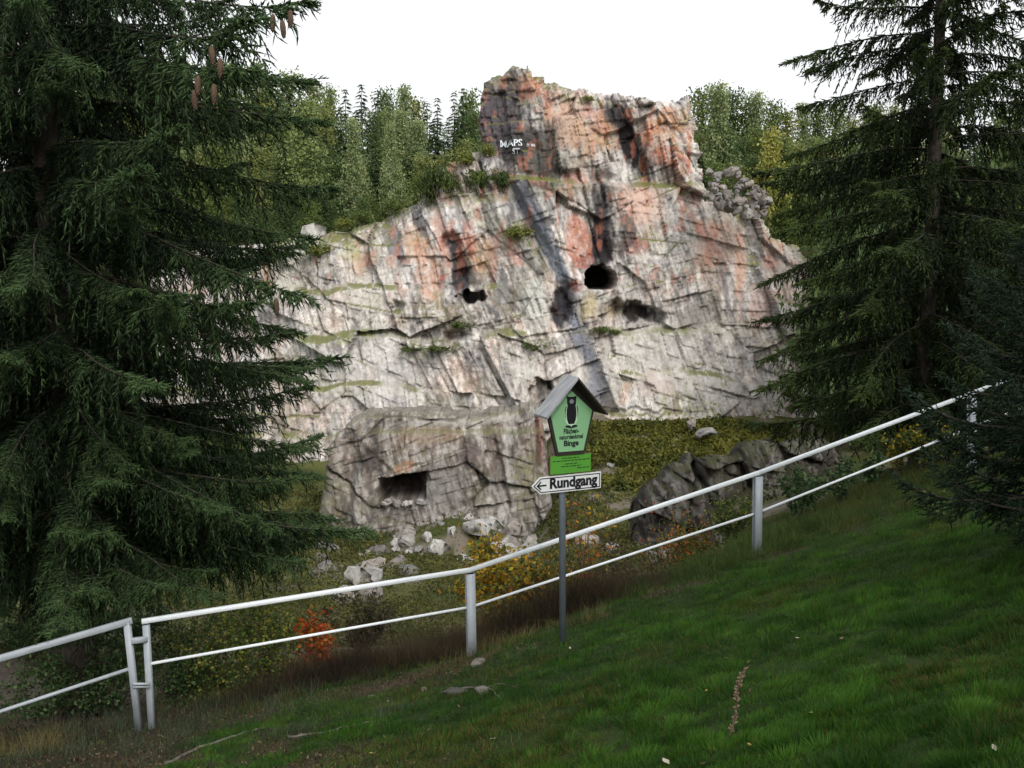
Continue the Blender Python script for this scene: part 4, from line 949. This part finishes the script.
# small green board with fine print
ga = aa(568.5)
gb = brd('notice_board', [(ga-.225, zz(472.5)), (ga+.225, zz(472.5)), (ga+.225, zz(453.8)), (ga-.225, zz(453.8))], .035, .058, 'redwood', sgn)
gbf = brd('notice_face', [(ga-.215, zz(472)), (ga+.222, zz(472)), (ga+.222, zz(454.2)), (ga-.215, zz(454.2))], .0585, .062, 'green2', gb); gbf['label'] = 'bright green notice face with fine dark print'
zt, zb2 = zz(454.2), zz(472); rr_ = np.random.default_rng(3)
for k, (wd, cx) in enumerate(((.2, .01), (.40, .01), (.14, .01), (.22, .01), (.13, .14))):
    x = ga+cx-wd/2; z = zt-(zt-zb2)*(.16+.135*k+(.05 if k > 1 else 0)); mbx = MB()
    while x < ga+cx+wd/2-.01:
        l = rr_.uniform(.018, .05); x2 = min(x+l, ga+cx+wd/2)
        q = [ux*a_+uz*b_+un*.0626 for a_, b_ in ((x, z-.0045), (x2, z-.0045), (x2, z+.0045), (x, z+.0045))]; mbx.add(q, [(0, 1, 2, 3)]); x = x2+.009
    link('print_line', mbx.mesh('print_line', False, False), M['black'], gbf)
# white arrow sign
z0, z1 = zz(490.5), zz(474.0); l0, l1 = aa(529.5), aa(601.5); zm = (z0+z1)/2; k = (z1-z0)/2
def arrow(m): return [(l0+m*1.5, zm), (l0+k*1.12+m*.35, z0+m), (l1-m, z0+m), (l1-m, z1-m), (l0+k*1.12+m*.35, z1-m)]
plate = brd('arrow_plate', arrow(0), .036, .05, 'signwhite', sgn); plate['label'] = 'white arrow shaped plate reading Rundgang'
brd('arrow_border', arrow(.011), .0504, .0510, 'black', plate); brd('arrow_field', arrow(.021), .0514, .0520, 'signwhite', plate)
put_text('Rundgang', (l0+l1)/2+.075, zm+.008, .142, .0526, plate, .52, .045)
ax0 = l0+.055
brd('arrow_shaft', [(ax0, zm-.008), (ax0+.10, zm-.008), (ax0+.10, zm+.008), (ax0, zm+.008)], .0526, .0532, 'black', plate)
brd('arrow_head', [(ax0-.005, zm), (ax0+.035, zm-.042), (ax0+.047, zm-.034), (ax0+.017, zm), (ax0+.047, zm+.034), (ax0+.035, zm+.042)], .0534, .054, 'black', plate)
for (a_, z_) in ((0, zz(463)), (0, zm), (0, zz(425))):
    mb = MB(); c = ux*a_+uz*z_; mb.bar(c-ux*.05+un*.02, c+ux*.05+un*.02, .04, .03); link('clamp', mb.mesh('clamp', False, False), M['pole'], sgn)

# ------------------------------------------------------------------ near vegetation
def blades(rng, X, Y, h, wd, c, lean=.5, seg=1, out=None):
    n = len(X); Z = ground_z(X, Y)-.01; a = rng.uniform(0, 2*math.pi, n); ln = np.abs(rng.normal(size=n))*lean
    tip = np.stack([X+h*ln*np.cos(a), Y+h*ln*np.sin(a), Z+h*np.sqrt(np.clip(1-np.clip(ln, 0, .92)**2, .1, 1))], -1)
    if out is not None: tip[:, 0] += h*out[0]; tip[:, 1] += h*out[1]; tip[:, 2] -= h*.35*np.hypot(out[0], out[1])
    b = np.stack([X, Y, Z], -1); th = rng.uniform(0, math.pi, n); sd = np.stack([np.cos(th), np.sin(th), 0*th], -1)*wd[:, None]*.5
    if seg == 1:
        return np.stack([b-sd, b+sd, tip], 1).reshape(-1, 3), np.arange(3*n).reshape(-1, 3), np.repeat(c, 3, 0)
    mid = b*.5+tip*.5+np.stack([0*h, 0*h, h*.14], -1)
    V = np.stack([b-sd, b+sd, mid+sd*.7, mid-sd*.7, tip], 1).reshape(-1, 3); k = np.arange(n)[:, None]*5
    F = np.concatenate([k+A([[0, 1, 2]]), k+A([[0, 2, 3]]), k+A([[3, 2, 4]])])
    return V, F, np.repeat(c, 5, 0)
rng = np.random.default_rng(31)
def view_points(N, y0, y1, px0=-30, px1=1054, pw=1.0):
    """points spread evenly over the visible slope, thinning with distance"""
    y = y0*(y1/y0)**rng.random(N); X = (rng.uniform(px0, px1, N)-512)/FPX*y*1.04
    return X, y
X, Y = view_points(800000, 3.0, 16)
t_, s_ = fence_st(X, Y)
wr = worn(X, Y); n = fbm(X*1.1, Y*1.1, 61); n2 = fbm(X*3.5, Y*3.5, 63); n3 = fbm(X*.4, Y*.4, 66)
keep = (s_ < .5+4*sstep(4, 8, t_)) & (rng.random(len(X)) > wr*.97) & (n2+.35*n > .30+.2*rng.random(len(X)))
X, Y, n, n2, n3, s_, t_ = X[keep], Y[keep], n[keep], n2[keep], n3[keep], s_[keep], t_[keep]
f1, f2, hh4, dx4, dy4 = worley(X/.17+.6*fbm(X*3, Y*3, 64), Y/.17, 77)
out = (1.1*dx4*(.3+hh4[1])+.5*(hh4[2]-.5), 1.1*dy4*(.3+hh4[1])+.5*(hh4[3]-.5))
h = (.022+.06*hh4[0]**1.6*sstep(.75, .1, f1)+.05*n2**1.3+.05*np.clip(n-.5, 0, 1))*rng.uniform(.6, 1.3, len(X)); wd = .0042+.0011*Y/5
ga_, gb_, gc_ = lin(82, 126, 38)*.78, lin(42, 78, 25)*.78, lin(132, 116, 62)*.7
m = np.clip(n3*1.4-.3+(hh4[2]-.5)*.9+rng.normal(size=len(X))*.3, 0, 1.25)[:, None]; c = ga_*m+gb_*(1-np.minimum(m, 1))
dd = (sstep(.55, .75, fbm(X*.9+9, Y*.9, 71))*.38+.04 > rng.random(len(X)))[:, None]; c = np.where(dd, gc_*rng.uniform(.4, 1., (len(X), 1)), c)
V, F, C = blades(rng, X, Y, h, wd, c, .5, 1, out)
print('lawn blades', len(X))
tag(link('grass', make_mesh('grass', V, F, C), M['grass']), 'short dark green grass on the near slope', kind='stuff')
# longer tufts at the foot of the railing and on the rim
def tufts(N, per, tr, sr, hh, cols, name, label, wd=.005, seed=1, spread=.07, thr=.45, lean=.45):
    r_ = np.random.default_rng(seed); T_ = r_.uniform(*tr, N); S_ = r_.uniform(*sr, N)
    cx = P1[0]+T_*FD[0]-S_*FD[1]; cy = P1[1]+T_*FD[1]+S_*FD[0]; k = fbm(cx*.8, cy*.8, seed+70) > thr
    cx, cy = cx[k], cy[k]; sc = r_.uniform(.5, 1.25, len(cx)); tone = r_.random(len(cx))
    X = np.repeat(cx, per)+r_.normal(size=len(cx)*per)*spread; Y = np.repeat(cy, per)+r_.normal(size=len(cx)*per)*spread
    h = np.repeat(sc, per)*r_.uniform(*hh, len(X)); ci = np.repeat(tone, per)[:, None]; mixv = np.clip(ci+r_.normal(size=(len(X), 1))*.25, 0, 1)
    c = cols[0]*(1-mixv)+cols[1]*mixv
    V, F, C = blades(r_, X, Y, h, np.full(len(X), wd), c, lean, 2)
    tag(link(name, make_mesh(name, V, F, C), M['grass']), label, kind='stuff')
tufts(520, 60, (1.2, 5.2), (-.5, 1.6), (.08, .27), (lin(54, 84, 34)*.75, lin(110, 128, 66)*.75), 'long_grass', 'longer green grass tufts around the middle railing post', seed=3, lean=.75, wd=.004)
tufts(700, 55, (4.5, 10), (-1.3, 3.5), (.05, .20), (lin(46, 72, 28)*.75, lin(112, 112, 60)*.75), 'rim_grass', 'long grass below the upper railing on the right', seed=5, lean=.9, spread=.1, wd=.004)
tufts(520, 40, (-7.5, 2.2), (-.7, 1.2), (.08, .26), (lin(84, 84, 50)*.7, lin(140, 128, 84)*.7), 'dry_grass', 'dry straw coloured grass along the lower railing', seed=8, wd=.004, spread=.09, lean=.7)
tufts(420, 45, (-8, -1.0), (-2.2, .9), (.06, .2), (lin(52, 66, 44)*.7, lin(96, 108, 84)*.7), 'bank_grass', 'grey green grass on the bank below the gate', seed=10, wd=.004, spread=.09, lean=.6)
# needle and leaf litter on the bare soil
Xl, Yl = view_points(90000, 3.0, 13, -30, 800); wl = worn(Xl, Yl); k_ = (rng.random(len(Xl)) < wl*.8+.02); Xl, Yl = Xl[k_], Yl[k_]
pal = A([lin(110, 88, 62)*.7, lin(72, 56, 42)*.7, lin(140, 124, 96)*.7, lin(58, 66, 36)*.7, lin(48, 38, 32)*.7]); Cl = pal[rng.integers(5, size=len(Xl))]
V, F, C = leaf_mesh(rng, np.stack([Xl, Yl, ground_z(Xl, Yl)+.006+.012*rng.random(len(Xl))], -1), .028, Cl, 0., .35, .6)
tag(link('leaf_litter', make_mesh('leaf_litter', V, F, C), M['grass']), 'brown needle and leaf litter on the bare soil below the gate', kind='stuff')
# dark heather behind the railing
r_ = np.random.default_rng(17); N = 4200
T_ = r_.uniform(-2.8, 3.8, N); S_ = r_.uniform(.15, 2.8, N); cx = P1[0]+T_*FD[0]-S_*FD[1]; cy = P1[1]+T_*FD[1]+S_*FD[0]
per = 34; X = np.repeat(cx, per)+r_.normal(size=N*per)*.07; Y = np.repeat(cy, per)+r_.normal(size=N*per)*.07
hb = (.40+.60*sstep(.3, .7, fbm(cx*1.3, cy*1.3, 91)))*r_.uniform(.5, 1.15, N)*sstep(-3, -1.2, T_)*sstep(3.9, 2.0, T_)*sstep(.1, .8, S_)
h = np.repeat(hb, per)*r_.uniform(.3, 1., N*per)+.05; ph = np.repeat(r_.uniform(0, 6.28, N), per); ou = np.repeat(r_.uniform(0, .7, N), per)
mixv = np.clip(r_.normal(.25, .25, (N*per, 1))+np.repeat(fbm(cx*1.5, cy*1.5, 93)*1.4-.7, per)[:, None], 0, 1); c = lin(46, 38, 32)*.75*(1-mixv)+lin(128, 108, 84)*.7*mixv
gq = np.repeat(r_.random(N) < .14, per); c[gq] = lin(78, 84, 44)*.6
V, F, C = blades(r_, X, Y, h, np.full(N*per, .0042), c, .6, 1, (ou*np.cos(ph), ou*np.sin(ph)))
tag(link('heather', make_mesh('heather', V, F, C), M['grass']), 'dark brown heather thicket behind the lower railing', kind='stuff')

def leafy(name, label, cat, x, y, H, spread, nst, nlv, lsz, cols, seed, droop=.2, bare=.25, twig='twig', group=None, zoff=0., full=True):
    r_ = np.random.default_rng(seed); mb = MB(); P = []
    for i in range(nst):
        a = r_.uniform(0, 6.28); l = spread*r_.uniform(.3, 1); hh = H*r_.uniform(.6, 1.05); k = np.linspace(0, 1, 6)
        q = np.stack([l*k**1.4*math.cos(a)+.03*np.sin(k*7+i), l*k**1.4*math.sin(a)+.03*np.cos(k*6+i), hh*k], -1); mb.tube(q, np.linspace(.004+.006*H, .0025, 6), 5, cap=False)
        for j in range(5):
            t = r_.uniform(.35, .95); o = A([np.interp(t, k, q[:, z]) for z in range(3)]); d = r_.normal(size=3)*A([1, 1, .5]); d[2] = abs(d[2])*.8; d /= np.linalg.norm(d); e = o+d*spread*r_.uniform(.2, .5)
            mb.tube([o, (o+e)/2+A([0, 0, .01]), e], [.004, .003, .0015], 4, cap=False); n_ = nlv//(nst*6)
            u = r_.random((n_, 1)); P.append(o*(1-u)+e*u+r_.normal(size=(n_, 3))*.03*max(1, H))
        n_ = nlv//(nst*6); u = r_.uniform(bare, 1, n_); P.append(np.stack([np.interp(u, k, q[:, z]) for z in range(3)], -1)+r_.normal(size=(n_, 3))*.04*max(1, H))
    P = np.concatenate(P); P = np.concatenate([P]+[P+r_.normal(size=P.shape)*.05*max(.6, H)*A([1, 1, .8]) for _ in range(2 if full else 0)]); P[:, 2] = np.maximum(P[:, 2], .02); pick = r_.integers(len(cols), size=len(P)); C = A(cols)[pick]*r_.uniform(.7, 1.2, (len(P), 1))
    V, F, C = leaf_mesh(r_, P, lsz, C, droop)
    o = empty(name, (x, y, float(ground_z(x, y))-.02+zoff)); st = mb.mesh('stem', False, False); st.materials.append(M[twig]); link('stem', st, None, o)
    fo = make_mesh('foliage', V, F, C); fo.materials.append(M['leaf']); link('foliage', fo, None, o)
    return tag(o, label, cat, group)
def at_(px, d): return (px-512)/FPX*d*1.0, d
YL = [lin(206, 176, 50)*.8, lin(196, 140, 40)*.8, lin(150, 150, 60)*.7, lin(96, 110, 48)*.7]
OR = [lin(206, 92, 36)*.8, lin(196, 120, 50)*.8, lin(180, 70, 30)*.8, lin(128, 110, 50)*.7]
GR = [lin(84, 108, 50)*.75, lin(108, 126, 62)*.75, lin(150, 148, 66)*.75, lin(64, 86, 46)*.75]
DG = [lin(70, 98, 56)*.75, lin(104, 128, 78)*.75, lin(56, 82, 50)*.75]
def lf(name, label, px, d, pyt, spread, nst, nlv, lsz, cols, seed, **k):
    x, y = at_(px, d); z = W(px, pyt, d).z; g = float(ground_z(x, y)); H = max(.25, z-g)
    return leafy(name, label, 'shrub', x, y, H, spread, nst, nlv, lsz, cols, seed, **k)
lf('shrub', 'yellow and orange leaved shrub behind the middle of the railing', 508, 15.0, 532, .8, 14, 1300, .075, YL, 1)
lf('shrub', 'yellow green shrub just left of the signpost behind the rail', 545, 14.5, 560, .6, 9, 800, .07, YL[1:]+GR[:1], 2)
lf('sapling', 'thin sapling with sparse orange leaves right of the signpost', 598, 14.5, 478, .5, 5, 230, .075, OR[1:]+YL[1:3], 3, full=False)
lf('sapling', 'sparse orange leaved sapling close behind the signpost', 578, 15.2, 500, .5, 5, 220, .075, YL+OR[1:2], 4, full=False)
lf('shrub', 'sparse shrub with orange leaves before the dark outcrop', 668, 17, 478, .7, 6, 150, .07, OR[1:]+YL[:2], 5, full=False)
lf('shrub', 'bright orange red leaved shrub behind the lower railing', 315, 11.6, 598, .3, 6, 300, .06, OR, 6)
lf('shrub', 'yellow green shrub behind the rail beside the spruce', 262, 11.6, 598, .7, 12, 1200, .045, GR+YL[2:3], 7)
lf('shrub', 'green shrub behind the rail right of the gate posts', 205, 11.2, 606, .7, 12, 1200, .045, GR, 8)
lf('shrub', 'dim green shrub under the spruce behind the gate post', 160, 11.2, 625, .6, 10, 900, .045, DG, 9)
lf('shrub', 'shadowed green shrub under the spruce left of the gate post', 85, 11.0, 632, .8, 12, 1200, .045, DG, 10)
lf('shrub', 'shadowed green shrub at the far left behind the gate', 25, 10.8, 640, .9, 12, 1200, .045, DG, 11)
for i, (px, d, py, nm) in enumerate(((800, 13.8, 470, 'leftmost pale leafy weed under the upper rail'), (812, 14.2, 466, 'second pale leafy weed under the upper rail'), (845, 14.6, 455, 'broad leaved green weed below the open spruce'), (878, 15.4, 440, 'tall green weed before the spruce trunk'), (905, 15.8, 425, 'yellow green weed right of the spruce trunk'), (930, 15.6, 425, 'yellow flowering weed near the upper railing post'), (955, 15.2, 428, 'green weed beside the upper railing post'))):
    lf('leafy_weed', nm, px, d, py, .3, 6, 190, .07, (DG if i < 4 else GR+YL[:1]), 40+i)
for i_, (px, d, py, cc, nm) in enumerate(((232, 14.5, 600, GR, 'olive shrub in the second row behind the rail'), (120, 14, 606, DG, 'dark shrub deep under the spruce behind the gate'), (12, 14, 612, DG, 'dark shrub under the spruce at the left picture edge'), (352, 15, 590, [lin(70, 60, 48)*.7, lin(96, 84, 60)*.7, lin(70, 76, 44)*.7], 'brown shrub between the orange shrub and the pale boulder'), (60, 18, 600, DG, 'dim shrub behind the trunk of the large spruce'), (640, 15, 528, [lin(80, 66, 50)*.7, lin(110, 92, 60)*.7, lin(80, 84, 46)*.7], 'brown shrub at the left foot of the dark outcrop'), (700, 16, 505, GR[:2]+OR[1:2], 'low green and russet shrub before the dark outcrop'), (740, 16, 492, GR, 'green shrub behind the middle railing post'))):
    lf('shrub', nm, px, d, py, .7, 12, 1000, .05, cc, 80+i_)
lf('shrub', 'low green plant at the foot of the young spruce', 950, 10.6, 566, .4, 8, 400, .04, GR[:2]+DG, 60)

# dry flower stalk in the lawn
d_ = 6.
for _ in range(40):
    c_ = W(728, 741, d_); d_ += (c_.z-float(ground_z(c_.x, c_.y)))*1.2
sx, sy = c_.x, c_.y; sz = float(ground_z(sx, sy)); st = empty('dry_stalk', (sx, sy, sz)); tag(st, 'dry brown seed stalk standing alone in the lawn', 'plant stalk')
hgt = W(738, 668, sy).z-sz; k = np.linspace(0, 1, 8); q = np.stack([.075*k+.012*np.sin(k*6), .01*np.sin(k*5), hgt*k], -1); mb = MB(); mb.tube(q, np.linspace(.0065, .004, 8), 6)
link('stem', mb.mesh('stem', False, False), M['twig'], st); r_ = np.random.default_rng(9); mb = MB()
for i in range(70):
    u = r_.uniform(.12, 1); p = A([np.interp(u, k, q[:, z]) for z in range(3)]); a = r_.uniform(0, 6.28); d = A([math.cos(a), math.sin(a), .6]); mb.tube([p, p+d*.011, p+d*.02], [.003, .0065, .002], 5)
pm = mat_plain('dry_seed_pods', (.20, .14, .09), .9, nscale=60, namp=.5); link('seed_pods', mb.mesh('seed_pods', False, False), pm, st)
# fallen branches and roots on the bare soil
def branch(pts, rad, label, name='fallen_branch'):
    P = []
    for px, py in pts:
        d = 7.
        for _ in range(30):
            c = W(px, py, d); d += (c.z-float(ground_z(c.x, c.y)))*1.2
        P.append(W(px, py, d)+Vector((0, 0, rad*.5)))
    P = A([tuple(p) for p in P]); u = np.linspace(0, len(P)-1, len(P)*4); P = np.stack([np.interp(u, np.arange(len(P)), P[:, z]) for z in range(3)], -1)
    P += rng.normal(size=P.shape)*rad*.35; mb = MB(); mb.tube(P, np.linspace(rad, rad*.4, len(P)), 6)
    return tag(link(name, mb.mesh(name, True, False), M['deadwood']), label, 'branch')
M['deadwood'] = mat_plain('grey_dead_wood', (.13, .115, .095), .9, nscale=14, namp=.4)
branch([(165, 766), (200, 748), (238, 736), (268, 728)], .016, 'long grey branch lying on the soil below the gate')
branch([(290, 738), (320, 734), (345, 728), (372, 722)], .013, 'thin grey branch lying at the edge of the lawn')
branch([(440, 694), (470, 688), (490, 690), (500, 699)], .013, 'pale curved root on the worn patch before the railing post')
branch([(478, 690), (500, 684), (517, 688)], .009, 'short pale root beside the curved root')
def on_ground(px, py):
    d = 7.
    for _ in range(40):
        c = W(px, py, d); d += (c.z-float(ground_z(c.x, c.y)))*1.2
    return W(px, py, d)
def stone(px, py, size, label, pool=darkb, flat=.5):
    c = on_ground(px, py); o = bpy.data.objects.new('stone', pool[rng.integers(len(pool))]); COL.objects.link(o)
    o.location = (c.x, c.y, c.z); o.scale = (size, size*.7, size*flat); o.rotation_euler = (0, 0, rng.uniform(0, 6.28)); tag(o, label, 'stone')
stone(479, 664, .13, 'grey stone at the foot of the middle left railing post'); stone(456, 694, .16, 'flat grey stone showing in the worn patch', flat=.25); stone(484, 692, .14, 'second flat stone in the worn patch', flat=.25)
stone(371, 697, .05, 'small pale stone on the soil', grey); stone(424, 690, .06, 'low stone left of the worn patch')
# fallen leaves on the lawn
LM = {}
for nm, colr in (('white', (.42, .38, .30)), ('yellow', (.36, .27, .07)), ('brown', (.17, .10, .06))):
    m_ = mat_plain(nm+'_fallen_leaf', colr, .8, nscale=40, namp=.2)
    me = bpy.data.meshes.new('fallen_leaf'); me.from_pydata([(-.5, 0, 0), (-.1, .28, .1), (.3, .2, .04), (.5, 0, .12), (.3, -.2, .02), (-.1, -.28, .08)], [], [(0, 1, 2), (0, 2, 3), (0, 3, 4), (0, 4, 5)]); me.materials.append(m_); LM[nm] = me
for px, py, c_, sz_ in ((793, 636, 'white', .07), (797, 642, 'white', .05), (842, 642, 'brown', .05), (726, 662, 'yellow', .05), (706, 695, 'yellow', .04), (619, 690, 'brown', .06), (842, 568, 'white', .06), (841, 643, 'brown', .05), (994, 755, 'white', .06), (666, 767, 'white', .09), (493, 743, 'white', .07), (371, 757, 'yellow', .05), (811, 718, 'yellow', .04), (749, 750, 'yellow', .04), (388, 704, 'white', .05), (570, 651, 'white', .06)):
    c = on_ground(px, py); o = bpy.data.objects.new('fallen_leaf', LM[c_]); COL.objects.link(o); o.location = (c.x, c.y, c.z+.03); o.scale = (sz_*.62,)*3; o.rotation_euler = (rng.uniform(-.4, .4), rng.uniform(-.4, .4), rng.uniform(0, 6))
    tag(o, {'white': 'pale whitish leaf lying on the lawn', 'yellow': 'small yellow leaf lying on the lawn', 'brown': 'small brown leaf lying on the lawn'}[c_], 'leaf', c_+' fallen leaves on the lawn')
